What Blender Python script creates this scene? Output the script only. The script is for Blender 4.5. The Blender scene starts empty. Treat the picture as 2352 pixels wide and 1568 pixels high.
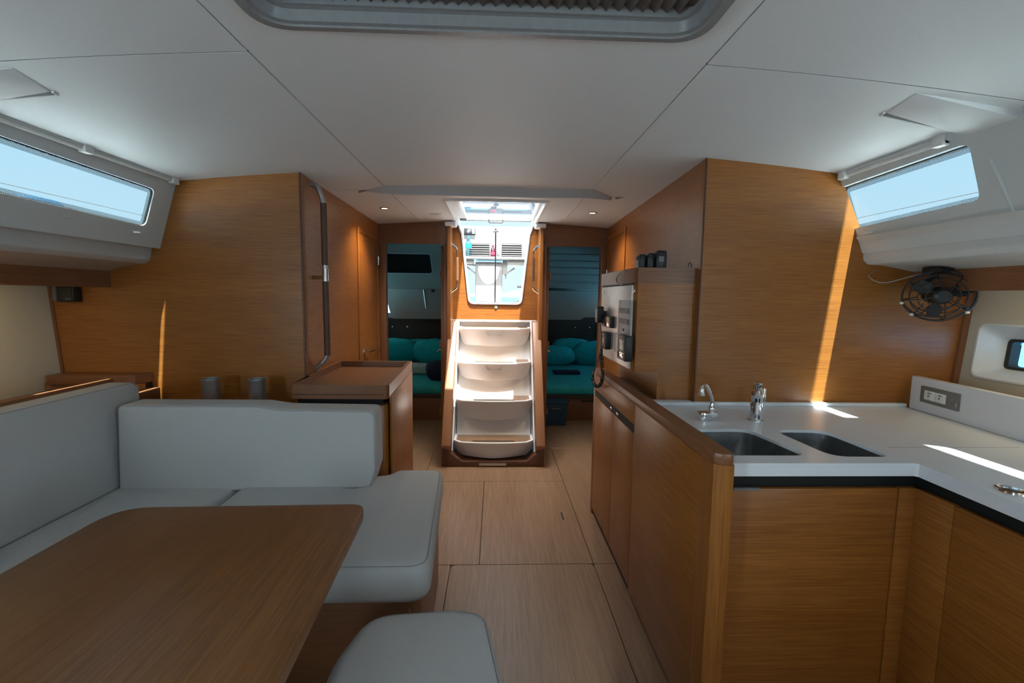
import bpy, bmesh, math, random
from mathutils import Vector, Matrix
from mathutils.geometry import tessellate_polygon
random.seed(4)
S = bpy.context.scene
COL = S.collection
pi = math.pi

# ------------------------------------------------------------------ camera
F, R0, H = 1045.0, .014, 1.32
Yc = Vector((-39/F, 104/F, -1)).normalized()
Zc = Vector((R0, 1, .0995-.0373*R0)); Zc = (Zc-Yc*Zc.dot(Yc)).normalized()
Xc = Yc.cross(Zc)
M = Matrix((Xc, Yc, Zc))
CAM = Vector((0, 0, H))
cd = bpy.data.cameras.new('camera'); cam = bpy.data.objects.new('camera', cd); COL.objects.link(cam)
cd.sensor_width = 36; cd.lens = F/2352*36; cd.clip_start = .02; cd.clip_end = 5000
cam.matrix_world = Matrix.Translation(CAM) @ M.to_4x4()
S.camera = cam
def on(px, py, a, v):
    d = M @ Vector(((px-1176)/F, (784-py)/F, -1))
    return CAM + d*((v-CAM[a])/d[a])
PX = lambda px, py, v: on(px, py, 0, v)
PY = lambda px, py, v: on(px, py, 1, v)
PZ = lambda px, py, v: on(px, py, 2, v)

# ------------------------------------------------------------------ light
S.view_settings.view_transform = 'Standard'; S.view_settings.look = 'None'
S.view_settings.gamma = 1; S.view_settings.use_curve_mapping = False
S.view_settings.exposure = 0.66
W = bpy.data.worlds.new('World'); S.world = W; W.use_nodes = True
nt = W.node_tree; nt.nodes.clear()
o_ = nt.nodes.new('ShaderNodeOutputWorld'); bg = nt.nodes.new('ShaderNodeBackground')
tc = nt.nodes.new('ShaderNodeTexCoord'); sp = nt.nodes.new('ShaderNodeSeparateXYZ'); cr = nt.nodes.new('ShaderNodeValToRGB')
nt.links.new(tc.outputs['Generated'], sp.inputs[0]); nt.links.new(sp.outputs['Z'], cr.inputs[0])
cr.color_ramp.elements[0].position = 0.0; cr.color_ramp.elements[0].color = (.72, .88, .97, 1)
cr.color_ramp.elements[1].position = .55; cr.color_ramp.elements[1].color = (.46, .76, 1.0, 1)
nt.links.new(cr.outputs[0], bg.inputs['Color']); bg.inputs['Strength'].default_value = 1.50
nt.links.new(bg.outputs[0], o_.inputs['Surface'])
SUN = Vector((.10, -.28, 1)).normalized()
sd = bpy.data.lights.new('sun', 'SUN'); sd.energy = 60; sd.angle = .012; sd.color = (1, .97, .93)
so = bpy.data.objects.new('sun', sd); COL.objects.link(so); so.rotation_euler = SUN.to_track_quat('Z', 'Y').to_euler()
def area(name, loc, d, sx, sy, e, col):
    l = bpy.data.lights.new(name, 'AREA'); l.shape = 'RECTANGLE'; l.size = sx; l.size_y = sy; l.energy = e; l.color = col
    o = bpy.data.objects.new(name, l); COL.objects.link(o); o.location = loc
    o.rotation_euler = Vector(d).to_track_quat('-Z', 'Y').to_euler()
    return o
# unseen area lights added behind the camera to brighten the saloon
area('hatch_fill', (0, -1.75, 2.06), (0, .25, -1), .62, .62, 24, (.86, .94, 1))
area('side_fill', (1.66, -1.1, 1.74), (-1, .15, -.1), .2, 1.7, 30, (.66, .88, 1))
area('side_fill', (-1.74, -.9, 1.74), (1, .15, -.1), .2, 1.9, 50, (.66, .88, 1))

area('companionway_fill', (0, 3.55, 2.75), (0, .05, -1), 1.0, 1.0, 190, (1, .95, .88))  # unseen area light added above the hatch to brighten the steps and aft end

# ------------------------------------------------------------------ materials
MT = {}
def nodes(name):
    m = bpy.data.materials.new(name); m.use_nodes = True; MT[name] = m
    n = m.node_tree; return m, n, n.nodes['Principled BSDF']
def rgb(h, k=1.0):
    c = [int(h[i:i+2], 16)/255 for i in (0, 2, 4)]
    return tuple(((x/12.92) if x <= .04045 else ((x+.055)/1.055)**2.4)*k for x in c)+(1,)
def plain(name, col, rough=.5, metal=0, var=.06, scale=60, bump=.05, spec=.5, bdist=.001):
    m, n, p = nodes(name)
    t = n.nodes.new('ShaderNodeTexCoord'); z = n.nodes.new('ShaderNodeTexNoise'); z.inputs['Scale'].default_value = scale; z.inputs['Detail'].default_value = 3
    n.links.new(t.outputs['Object'], z.inputs['Vector'])
    r = n.nodes.new('ShaderNodeValToRGB')
    a = tuple(c*(1-var) for c in col[:3])+(1,); b = tuple(min(1, c*(1+var)) for c in col[:3])+(1,)
    r.color_ramp.elements[0].position = .3; r.color_ramp.elements[1].position = .7
    r.color_ramp.elements[0].color = a; r.color_ramp.elements[1].color = b
    n.links.new(z.outputs['Fac'], r.inputs[0]); n.links.new(r.outputs[0], p.inputs['Base Color'])
    p.inputs['Roughness'].default_value = rough; p.inputs['Metallic'].default_value = metal
    p.inputs['Specular IOR Level'].default_value = spec
    if bump:
        bu = n.nodes.new('ShaderNodeBump'); bu.inputs['Strength'].default_value = bump; bu.inputs['Distance'].default_value = bdist
        n.links.new(z.outputs['Fac'], bu.inputs['Height']); n.links.new(bu.outputs[0], p.inputs['Normal'])
    return m
def wood(name, dark, light, axis, rough=.36, fine=250, along=6, contrast=1.0, spec=.5):
    m, n, p = nodes(name)
    t = n.nodes.new('ShaderNodeTexCoord'); mp = n.nodes.new('ShaderNodeMapping')
    sc = [fine]*3; sc['xyz'.index(axis)] = along
    mp.inputs['Scale'].default_value = sc
    z = n.nodes.new('ShaderNodeTexNoise'); z.inputs['Scale'].default_value = 1; z.inputs['Detail'].default_value = 5; z.inputs['Roughness'].default_value = .65
    n.links.new(t.outputs['Object'], mp.inputs[0]); n.links.new(mp.outputs[0], z.inputs['Vector'])
    mp2 = n.nodes.new('ShaderNodeMapping'); sc2 = [9.0]*3; sc2['xyz'.index(axis)] = .5
    mp2.inputs['Scale'].default_value = sc2
    z2 = n.nodes.new('ShaderNodeTexNoise'); z2.inputs['Scale'].default_value = 1; z2.inputs['Detail'].default_value = 3
    n.links.new(t.outputs['Object'], mp2.inputs[0]); n.links.new(mp2.outputs[0], z2.inputs['Vector'])
    ad = n.nodes.new('ShaderNodeMix'); ad.data_type = 'FLOAT'; ad.inputs[0].default_value = .25
    n.links.new(z.outputs['Fac'], ad.inputs[2]); n.links.new(z2.outputs['Fac'], ad.inputs[3])
    r = n.nodes.new('ShaderNodeValToRGB'); r.color_ramp.elements[0].position = .5-.16/contrast; r.color_ramp.elements[1].position = .5+.14/contrast
    r.color_ramp.elements[0].color = dark; r.color_ramp.elements[1].color = light
    n.links.new(ad.outputs[0], r.inputs[0]); n.links.new(r.outputs[0], p.inputs['Base Color'])
    p.inputs['Roughness'].default_value = rough; p.inputs['Specular IOR Level'].default_value = spec
    bu = n.nodes.new('ShaderNodeBump'); bu.inputs['Strength'].default_value = .12; bu.inputs['Distance'].default_value = .0006
    n.links.new(z.outputs['Fac'], bu.inputs['Height']); n.links.new(bu.outputs[0], p.inputs['Normal'])
    return m
def glass(name, tint, refl=1.0, ior=1.45):
    m = bpy.data.materials.new(name); m.use_nodes = True; MT[name] = m; n = m.node_tree; n.nodes.clear()
    o = n.nodes.new('ShaderNodeOutputMaterial'); mx = n.nodes.new('ShaderNodeMixShader')
    t = n.nodes.new('ShaderNodeBsdfTransparent'); t.inputs[0].default_value = tint
    g = n.nodes.new('ShaderNodeBsdfGlossy'); g.inputs['Roughness'].default_value = .02; g.inputs[0].default_value = (refl, refl, refl, 1)
    f = n.nodes.new('ShaderNodeFresnel'); f.inputs[0].default_value = ior
    # only the face towards the ray tints and reflects; the far face of the sheet passes light on
    ge = n.nodes.new('ShaderNodeNewGeometry'); iv = n.nodes.new('ShaderNodeMath'); iv.operation = 'SUBTRACT'; iv.inputs[0].default_value = 1
    n.links.new(ge.outputs['Backfacing'], iv.inputs[1]); mu = n.nodes.new('ShaderNodeMath'); mu.operation = 'MULTIPLY'; n.links.new(f.outputs[0], mu.inputs[0]); n.links.new(iv.outputs[0], mu.inputs[1])
    mc = n.nodes.new('ShaderNodeMix'); mc.data_type = 'RGBA'; mc.inputs[6].default_value = tint; mc.inputs[7].default_value = (1, 1, 1, 1)
    n.links.new(ge.outputs['Backfacing'], mc.inputs[0]); n.links.new(mc.outputs[2], t.inputs[0])
    n.links.new(mu.outputs[0], mx.inputs[0]); n.links.new(t.outputs[0], mx.inputs[1]); n.links.new(g.outputs[0], mx.inputs[2]); n.links.new(mx.outputs[0], o.inputs[0])
    return m
def emit(name, col, e):
    m = bpy.data.materials.new(name); m.use_nodes = True; MT[name] = m; n = m.node_tree; p = n.nodes['Principled BSDF']
    p.inputs['Emission Color'].default_value = col; p.inputs['Emission Strength'].default_value = e; p.inputs['Base Color'].default_value = col
    return m
TD, TL = (.20, .062, .010, 1), (.38, .146, .027, 1)
for a in 'xyz':
    wood('teak_'+a, TD, TL, a)
wood('brown_x', (.16, .062, .026, 1), (.25, .105, .045, 1), 'x')
wood('brown_y', (.16, .062, .026, 1), (.25, .105, .045, 1), 'y')
wood('brown_z', (.16, .062, .026, 1), (.25, .105, .045, 1), 'z')
wood('stair_brown', (.24, .105, .048, 1), (.33, .155, .075, 1), 'z')
wood('plinth_brown', (.09, .034, .016, 1), (.14, .055, .026, 1), 'x')
wood('table_wood', (.14, .052, .014, 1), (.25, .105, .032, 1), 'y', rough=.34, fine=230, along=7)
wood('floor_wood', (.185, .106, .060, 1), (.295, .182, .110, 1), 'y', rough=.34, fine=120, along=5)
wood('floor_wood_x', (.185, .106, .060, 1), (.295, .182, .110, 1), 'y', rough=.38, fine=120, along=5)
plain('seam_dark', (.012, .009, .007, 1), .6, bump=0)
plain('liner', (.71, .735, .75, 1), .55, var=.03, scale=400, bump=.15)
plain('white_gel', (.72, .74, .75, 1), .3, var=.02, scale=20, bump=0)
plain('moulding', (.60, .62, .61, 1), .42, var=.02, scale=200, bump=.05)
plain('beam_shade_grey', (.46, .46, .46, 1), .6, var=.03, scale=300, bump=.05)  # shade on the beam's forward face, put into its colour
plain('cockpit_gel_shaded', (.17, .175, .18, 1), .35, var=.02, bump=0)  # white gelcoat darkened to offset the strong sun, as if shaded
plain('cream_panel', (.55, .51, .42, 1), .6, var=.03, scale=300, bump=.1)
plain('fabric', (.48, .48, .475, 1), .85, var=.07, scale=700, bump=.35, spec=.25)
plain('thread', (.25, .25, .25, 1), .9, bump=0)
plain('counter_white', (.76, .79, .83, 1), .28, var=.03, scale=350, bump=0)
plain('black_plastic', (.010, .010, .012, 1), .4, var=.1, bump=.05)
plain('black_gap', (.006, .006, .006, 1), .7, bump=0)
plain('rubber', (.025, .025, .025, 1), .7, bump=.05)
plain('chrome', (.78, .79, .80, 1), .09, 1, var=.01, bump=0)
plain('steel', (.42, .43, .44, 1), .28, 1, var=.08, scale=90, bump=.05)
plain('alu_panel', (.66, .64, .61, 1), .36, .55, var=.05, scale=40, bump=.03)
plain('sink_steel', (.50, .51, .52, 1), .30, 1, var=.15, scale=30, bump=.05)
plain('pewter', (.26, .27, .29, 1), .38, 1, var=.08, bump=.03)
plain('cup_metal', (.52, .55, .58, 1), .33, .85, var=.08, bump=.03)
plain('leather', (.11, .055, .032, 1), .55, var=.15, scale=200, bump=.3)
plain('leather_tan', (.62, .33, .15, 1), .5, var=.08, scale=200, bump=.2)
plain('grey_frame', (.24, .25, .26, 1), .4, bump=0)
plain('blind_cloth', (.30, .28, .27, 1), .8, var=.08, bump=.1)
plain('step_white', (.76, .76, .75, 1), .35, var=.02, bump=0)
plain('teal_cloth', (.02, .50, .50, 1), .85, var=.12, scale=14, bump=.4, bdist=.006)
plain('teal_sheet', (.025, .40, .40, 1), .85, var=.12, scale=9, bump=.6, bdist=.01)
plain('white_cloth', (.6, .6, .52, 1), .85, var=.06, scale=20, bump=.3, bdist=.004)
plain('navy_cloth', (.012, .02, .06, 1), .85, bump=.3, bdist=.004)
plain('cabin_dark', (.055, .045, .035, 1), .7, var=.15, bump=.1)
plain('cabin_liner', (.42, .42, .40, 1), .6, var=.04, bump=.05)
plain('dark_glass', (.012, .009, .011, 1), .12, bump=0)
plain('plate_grey', (.17, .165, .16, 1), .4, var=.05, bump=.05)
plain('panel_grey', (.34, .35, .36, 1), .4, var=.04, bump=0)
plain('switch_dark', (.13, .135, .14, 1), .45, var=.3, scale=150, bump=0)
plain('white_plastic', (.72, .72, .70, 1), .35, bump=0)
plain('screen_card', (.62, .66, .66, 1), .25, var=.03, bump=0)
plain('screen_lcd', (.33, .38, .34, 1), .2, var=.08, bump=0)
plain('amber_lcd', (.45, .33, .10, 1), .25, var=.1, bump=0)
plain('sign_green', (.01, .33, .16, 1), .4, bump=0)
plain('sea', (.02, .24, .48, 1), .12, var=.35, scale=1.2, bump=.9, bdist=.25)
plain('coast_green', (.18, .36, .26, 1), .9, var=.3, scale=.05, bump=0)
plain('ridge_blue', (.42, .60, .70, 1), .95, var=.05, scale=.01, bump=0)
plain('sand', (.75, .72, .62, 1), .9, bump=0)
plain('cola', (.05, .008, .02, 1), .15, bump=0)
plain('label_red', (.4, .03, .06, 1), .4, bump=0)
plain('label_cyan', (.01, .35, .48, 1), .4, bump=0)
plain('bag_blue', (.015, .05, .09, 1), .7, bump=.2)
plain('brass', (.55, .42, .22, 1), .3, 1, bump=0)
glass('window_glass', (.33, .40, .42, 1))
glass('clear_glass', (.48, .49, .49, 1))
glass('hatch_glass', (.28, .29, .305, 1), 1.0, 1.42); glass('pale_warming_glass', (1, .86, .72, 1)); glass('warming_glass', (1, .56, .37, 1))  # last two glasses tinted only to warm the cabin daylight; no curtain
glass('bottle_plastic', (.45, .80, .90, 1))
emit('lamp_glow', (1, .86, .62, 1), 14); emit('strip_glow', (1, .78, .42, 1), 4)
m = bpy.data.materials.new('frit'); m.use_nodes = True; MT['frit'] = m; n = m.node_tree; n.nodes.clear()
o = n.nodes.new('ShaderNodeOutputMaterial'); mx = n.nodes.new('ShaderNodeMixShader'); tr = n.nodes.new('ShaderNodeBsdfTransparent'); df = n.nodes.new('ShaderNodeBsdfDiffuse')
df.inputs[0].default_value = (.01, .012, .014, 1); t = n.nodes.new('ShaderNodeTexCoord'); mp = n.nodes.new('ShaderNodeMapping'); mp.inputs['Scale'].default_value = (0, 250, 250); mp.inputs['Rotation'].default_value = (pi/4, 0, 0)
v = n.nodes.new('ShaderNodeTexVoronoi'); v.inputs['Scale'].default_value = 1; v.inputs['Randomness'].default_value = 0
c = n.nodes.new('ShaderNodeMath'); c.operation = 'LESS_THAN'; c.inputs[1].default_value = .36
n.links.new(t.outputs['Object'], mp.inputs[0]); n.links.new(mp.outputs[0], v.inputs['Vector']); n.links.new(v.outputs['Distance'], c.inputs[0])
n.links.new(c.outputs[0], mx.inputs[0]); n.links.new(tr.outputs[0], mx.inputs[1]); n.links.new(df.outputs[0], mx.inputs[2]); n.links.new(mx.outputs[0], o.inputs[0])

# ------------------------------------------------------------------ geometry helpers
ORG = {}
class G:
    def __init__(s): s.bm = bmesh.new()
    def _merge(s, b, bev=0, seg=2, ang=.5):
        if bev > 0:
            b.normal_update()
            ed = [e for e in b.edges if len(e.link_faces) == 2 and e.calc_face_angle(0) > ang]
            bmesh.ops.bevel(b, geom=ed, offset=bev, segments=seg, profile=.5, affect='EDGES', clamp_overlap=True)
        me = bpy.data.meshes.new('t'); b.to_mesh(me); b.free(); s.bm.from_mesh(me); bpy.data.meshes.remove(me)
        return s
    def box(s, x0, x1, y0, y1, z0, z1, bev=0, seg=2, mat=None):
        b = bmesh.new(); v = [b.verts.new((x, y, z)) for x in (x0, x1) for y in (y0, y1) for z in (z0, z1)]
        for f in ((0, 1, 3, 2), (4, 6, 7, 5), (0, 4, 5, 1), (2, 3, 7, 6), (0, 2, 6, 4), (1, 5, 7, 3)): b.faces.new([v[i] for i in f])
        if mat: b.transform(mat)
        bmesh.ops.recalc_face_normals(b, faces=b.faces)
        return s._merge(b, bev, seg)
    def prism(s, pts, axis, a0, a1, bev=0, seg=2):
        fn = {'x': lambda u, v, w: (w, u, v), 'y': lambda u, v, w: (u, w, v), 'z': lambda u, v, w: (u, v, w)}[axis]
        b = bmesh.new(); A = [b.verts.new(fn(u, v, a0)) for u, v in pts]; B = [b.verts.new(fn(u, v, a1)) for u, v in pts]
        n = len(pts)
        b.faces.new(A); b.faces.new(B[::-1])
        for i in range(n): b.faces.new((A[i], B[i], B[(i+1) % n], A[(i+1) % n]))
        bmesh.ops.recalc_face_normals(b, faces=b.faces)
        return s._merge(b, bev, seg)
    def plate(s, outer, holes, fn, d):
        """outer/holes in (u,v); fn(u,v)->point; thickness vector d"""
        loops = [outer]+holes; P = [[Vector((u, v, 0)) for u, v in l] for l in loops]
        flat = [p for l in P for p in l]; tris = tessellate_polygon(P)
        b = bmesh.new(); d = Vector(d)
        A = [b.verts.new(fn(p.x, p.y)) for p in flat]; B = [b.verts.new(Vector(fn(p.x, p.y))+d) for p in flat]
        for t in tris:
            try: b.faces.new([A[i] for i in t]); b.faces.new([B[i] for i in reversed(t)])
            except ValueError: pass
        k = 0
        for l in P:
            n = len(l)
            for i in range(n): b.faces.new((A[k+i], A[k+(i+1) % n], B[k+(i+1) % n], B[k+i]))
            k += n
        bmesh.ops.recalc_face_normals(b, faces=b.faces)
        return s._merge(b)
    def loft(s, rings, cap=True, closed=True, bev=0):
        b = bmesh.new(); V = [[b.verts.new(p) for p in r] for r in rings]; n = len(V[0])
        for i in range(len(V)-1):
            for j in range(n if closed else n-1): b.faces.new((V[i][j], V[i][(j+1) % n], V[i+1][(j+1) % n], V[i+1][j]))
        if cap: b.faces.new(V[0][::-1]); b.faces.new(V[-1])
        bmesh.ops.recalc_face_normals(b, faces=b.faces)
        return s._merge(b, bev)
    def tube(s, pts, r, seg=10, closed=False, cap=True):
        pts = [Vector(p) for p in pts]; n = len(pts); rings = []
        rr = r if hasattr(r, '__len__') else [r]*n
        def tan(i):
            if closed: return (pts[(i+1) % n]-pts[i-1]).normalized()
            return (pts[min(i+1, n-1)]-pts[max(i-1, 0)]).normalized()
        t0 = tan(0); up = Vector((0, 0, 1)) if abs(t0.z) < .9 else Vector((1, 0, 0)); nrm = t0.cross(up).normalized()
        for i in range(n):
            t = tan(i); nrm = (nrm-t*nrm.dot(t)).normalized(); bn = t.cross(nrm)
            rings.append([pts[i]+(nrm*math.cos(a)+bn*math.sin(a))*rr[i] for a in [2*pi*k/seg for k in range(seg)]])
        if closed: rings.append(rings[0])
        return s.loft(rings, cap=cap and not closed)
    def lathe(s, prof, c, axis='z', seg=24):
        c = Vector(c); rings = []
        for r, h in prof:
            r = max(r, .0002); ring = []
            for k in range(seg):
                a = 2*pi*k/seg; u, v = r*math.cos(a), r*math.sin(a)
                ring.append(c+Vector({'z': (u, v, h), 'y': (u, h, v), 'x': (h, u, v)}[axis]))
            rings.append(ring)
        return s.loft(rings)
    def cushion(s, outl, w0, w1, r, fn, dome=.012, seg=5, both=False):
        """rounded slab from an outline in (u,v), thickness w0..w1"""
        n = len(outl); P = [Vector(p) for p in outl]
        area_ = sum(P[i].x*P[(i+1) % n].y-P[(i+1) % n].x*P[i].y for i in range(n))
        sg = 1 if area_ > 0 else -1
        N = []
        for i in range(n):
            a = (P[i]-P[i-1]).normalized(); b = (P[(i+1) % n]-P[i]).normalized(); t = (a+b)
            t = t.normalized() if t.length > 1e-6 else a
            N.append(Vector((-t.y, t.x))*sg)
        cen = sum(P, Vector((0, 0)))/n
        def ring(ins, w): return [fn(*(P[i]+N[i]*ins), w) for i in range(n)]
        def sring(k, w): return [fn(*(cen+(P[i]+N[i]*r-cen)*k), w) for i in range(n)]
        rings = []
        if both: rings += [sring(k, w0-dome*(1-k*k)) for k in (.1, .4, .7, .9)]
        for k in range(seg+1):
            a = pi/2*k/seg; rings.append(ring(r*(1-math.sin(a)), w0+r*(1-math.cos(a))))
        for k in range(seg+1):
            a = pi/2*k/seg; rings.append(ring(r*(1-math.cos(a)), w1-r*(1-math.sin(a))))
        rings += [sring(k, w1+dome*(1-k*k)) for k in (.9, .7, .4, .1)]
        return s.loft(rings)
def rp(pts, r, seg=5):
    """round the corners of a 2D polygon; r scalar or list"""
    n = len(pts); rr = r if hasattr(r, '__len__') else [r]*n; out = []
    for i in range(n):
        p = Vector(pts[i]); a = Vector(pts[i-1])-p; b = Vector(pts[(i+1) % n])-p
        if rr[i] <= 0: out.append(tuple(p)); continue
        a_, b_ = a.normalized(), b.normalized(); ang = a_.angle(b_)
        if ang > 3.1: out.append(tuple(p)); continue
        d = min(rr[i]/math.tan(ang/2), a.length*.49, b.length*.49); q0, q1 = p+a_*d, p+b_*d
        for k in range(seg+1):
            t = k/seg; out.append(tuple(q0*(1-t)**2+p*2*t*(1-t)+q1*t*t))
    return out
def offs(pts, d):
    n = len(pts); P = [Vector(p) for p in pts]; out = []
    for i in range(n):
        a = (P[i]-P[i-1]); b = (P[(i+1) % n]-P[i]); t = (a.normalized()+b.normalized()).normalized() if a.length > 1e-6 and b.length > 1e-6 else (a+b).normalized()
        out.append(tuple(P[i]-Vector((-t.y, t.x))*d))
    return out
def rect(x0, x1, y0, y1): return [(x0, y0), (x1, y0), (x1, y1), (x0, y1)]
def curve(pts, n=8):
    """Catmull-Rom through points"""
    P = [Vector(p) for p in pts]; P = [P[0]*2-P[1]]+P+[P[-1]*2-P[-2]]; out = []
    for i in range(1, len(P)-2):
        for k in range(n):
            t = k/n; a, b, c, d = P[i-1:i+3]
            out.append(.5*((2*b)+(c-a)*t+(2*a-5*b+4*c-d)*t*t+(3*b-a-3*c+d)*t**3))
    out.append(P[-2]); return out
def fillet(pts, r, n=5):
    P = [Vector(p) for p in pts]; out = [P[0]]
    for i in range(1, len(P)-1):
        a = P[i-1]-P[i]; b = P[i+1]-P[i]; d = min(r, a.length*.45, b.length*.45)
        q0, q1 = P[i]+a.normalized()*d, P[i]+b.normalized()*d
        for k in range(n+1):
            t = k/n; out.append(q0*(1-t)**2+P[i]*2*t*(1-t)+q1*t*t)
    out.append(P[-1]); return out
def props(o, label=None, cat=None, group=None, kind=None):
    if label: o['label'] = label
    if cat: o['category'] = cat
    if group: o['group'] = group
    if kind: o['kind'] = kind
    return o
def thing(name, label, cat, loc, group=None, kind=None):
    o = bpy.data.objects.new(name, None); COL.objects.link(o); o.location = loc; o.empty_display_size = .05
    ORG[o.name] = Vector(loc); return props(o, label, cat, group, kind)
def mk(name, g, mat, parent=None, label=None, cat=None, group=None, kind=None, ang=35):
    bm = g.bm; bm.verts.ensure_lookup_table()
    if parent is None:
        xs = [v.co for v in bm.verts]
        org = Vector(((min(c.x for c in xs)+max(c.x for c in xs))/2, (min(c.y for c in xs)+max(c.y for c in xs))/2, min(c.z for c in xs)))
    else: org = ORG[parent.name]
    bmesh.ops.translate(bm, verts=bm.verts, vec=-org)
    me = bpy.data.meshes.new(name); bm.to_mesh(me); bm.free()
    me.materials.append(MT[mat]); me.shade_smooth(); me.set_sharp_from_angle(angle=math.radians(ang))
    o = bpy.data.objects.new(name, me); COL.objects.link(o); ORG[o.name] = org
    if parent is None: o.location = org
    else: o.parent = parent
    return props(o, label, cat, group, kind)
def dup(o, loc=None, parent=None, label=None):
    c = o.copy(); COL.objects.link(c)
    if parent: c.parent = parent
    if loc is not None: c.location = loc
    if label: c['label'] = label
    for ch in list(o.children): dup(ch, None, c)
    return c
st = dict(kind='structure')
cz = lambda x: 1.945-.037*x*x

# ------------------------------------------------------------------ floor
fl = mk('floor', G().prism([(-2.3, -3.0), (2.3, -3.0), (2.3, 7.0), (-2.3, 7.0)], 'z', -.08, -.008), 'seam_dark', **st)
g_ = .0035
def fp(x0, x1, y0, y1, r=.006, mat='floor_wood'):
    mk('floor_panel', G().prism(rp(rect(x0+g_/2, x1-g_/2, y0+g_/2, y1-g_/2), r, 3), 'z', -.012, 0, .001, 1), mat, fl)
fp(-.205, .505, .9, 2.132, .03); fp(-.205, .505, -1.2, .9); fp(.505, .70, -1.2, 2.132)
fp(-.064, .505, 2.132, 3.15); fp(-.45, -.064, 2.132, 3.15); fp(-.50, -.205, -1.2, 2.132)
fp(-.50, .505, 3.15, 3.87, mat='floor_wood_x'); fp(.505, .97, 2.132, 3.87); fp(-1.1, -.50, 2.85, 3.87)
fp(-1.1, -.40, 3.87, 4.78, mat='floor_wood_x'); fp(.40, 1.2, 3.87, 4.78, mat='floor_wood_x'); fp(.70, 2.2, -1.2, 2.132)
fp(-2.2, -.50, -1.2, 2.85); fp(-2.2, 2.2, -2.9, -1.2)
mk('lifting_ring', G().prism(rp([(a[0], a[1]) for a in (PZ(1287, 1177, 0), PZ(1291, 1177, 0), PZ(1296, 1193, 0), PZ(1292, 1193, 0))], .004, 3), 'z', -.004, .003), 'rubber', fl, label='small dark oval finger pull in the floor')

# ------------------------------------------------------------------ ceiling
ce = thing('ceiling', None, None, (0, 0, 1.94), kind='structure')
def cpanel(x0, x1, y0, y1, hole=None, name='ceiling_panel', mat='liner', th=.03):
    x0 += .0022; x1 -= .0022; y0 += .0022; y1 -= .0022
    xs = [x0+(x1-x0)*i/12 for i in range(13)]; ys = [y0, y1]
    if hole: xs += hole[:2]; ys += hole[2:]
    xs = sorted(set(xs)); ys = sorted(set(ys)); g = G(); b = bmesh.new(); V = {}
    for t in (0, th):
        for i, x in enumerate(xs):
            for j, y in enumerate(ys): V[i, j, t] = b.verts.new((x, y, cz(x)+t))
    inh = lambda i, j: hole and hole[0]-1e-6 <= xs[i] < hole[1]-1e-6 and hole[2]-1e-6 <= ys[j] < hole[3]-1e-6
    ce_ = {(i, j) for i in range(len(xs)-1) for j in range(len(ys)-1) if not inh(i, j)}
    for i, j in ce_:
        for t in (0, th): b.faces.new([V[i, j, t], V[i+1, j, t], V[i+1, j+1, t], V[i, j+1, t]])
        for di, dj, a, c in ((-1, 0, (i, j), (i, j+1)), (1, 0, (i+1, j), (i+1, j+1)), (0, -1, (i, j), (i+1, j)), (0, 1, (i, j+1), (i+1, j+1))):
            if (i+di, j+dj) not in ce_: b.faces.new([V[a+(0,)], V[c+(0,)], V[c+(th,)], V[a+(th,)]])
    bmesh.ops.recalc_face_normals(b, faces=b.faces); g._merge(b)
    return mk(name, g, mat, ce)
HX0, HX1, HY0, HY1 = -.515, .45, .205, 1.105      # saloon deck hatch
KX0, KX1, KY0, KY1 = -.335, .335, 3.05, 4.12    # companionway hatch
cpanel(-.633, .549, -1.0, 2.66, [HX0, HX1, HY0, HY1])
cpanel(-.633, .549, -3.0, -1.0, [-.33, .33, -2.08, -1.42])
cpanel(-1.555, -.633, 1.25, 2.73); cpanel(.549, 1.50, 1.245, 2.80)
cpanel(-1.555, -.633, -3.0, 1.25); cpanel(.549, 1.50, -3.0, 1.245)
cpanel(-.636, .549, 2.66, 4.122, [KX0, KX1, KY0, 4.1198]); cpanel(-1.05, -.636, 2.73, 4.0); cpanel(.549, 1.05, 2.80, 4.0)
def joint(x0, x1, y):
    g = G(); xs = [x0+(x1-x0)*i/10 for i in range(11)]
    g.loft([[(x, y-.0026, cz(x)+.0012), (x, y+.0026, cz(x)+.0012), (x, y+.0026, cz(x)+.006), (x, y-.0026, cz(x)+.006)] for x in xs]); mk('joint_strip', g, 'seam_dark', ce)
joint(-1.55, -.635, 1.25); joint(.551, 1.49, 1.245); joint(-1.0, -.81, 2.73); joint(.73, .95, 2.80)
# opaque deck above the seams, cut round the hatches
dk = mk('trim_deck', G().plate(rect(-1.55, 1.505, -3.0, 4.12)[:2]+[(1.505, 4.12), (KX1+.015, 4.12), (KX1+.015, KY0-.015), (KX0-.015, KY0-.015), (KX0-.015, 4.12), (-1.55, 4.12)], [rect(HX0, HX1, HY0, HY1), rect(-.33, .33, -2.08, -1.42)], lambda u, v: (u, v, 1.979), (0, 0, .03)), 'moulding', **st)
# transverse beam
top = [(-.79, 2.760), (-.63, 2.655), (-.1, 2.69), (.2, 2.688), (.567, 2.64), (.715, 2.80)]
bot = [(-.775, 2.775), (-.60, 2.70), (-.1, 2.735), (.2, 2.732), (.54, 2.69), (.70, 2.812)]
b2 = [(-.74, 2.86), (-.60, 2.915), (-.1, 2.92), (.2, 2.92), (.54, 2.915), (.66, 2.88)]
bz = lambda x, a: min(cz(x)+.002, 1.900-.012*abs(x)+a+max(0, abs(x)-.60)*.19)
g = G(); g.loft([[(x, y+.002, bz(x, 0)) for x, y in bot], [(x, y+.05, bz(x, .014)) for x, y in bot], [(x, y, cz(x)+.004) for x, y in b2]], cap=False, closed=False)
tr1 = mk('trim_1', g, 'liner', ang=20, **st)
g = G(); g.loft([[(x, y, cz(x)+.004) for x, y in top], [(x, y-.012, bz(x, .022)) for x, y in bot], [(x, y+.002, bz(x, 0)) for x, y in bot]], cap=False, closed=False)
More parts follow.
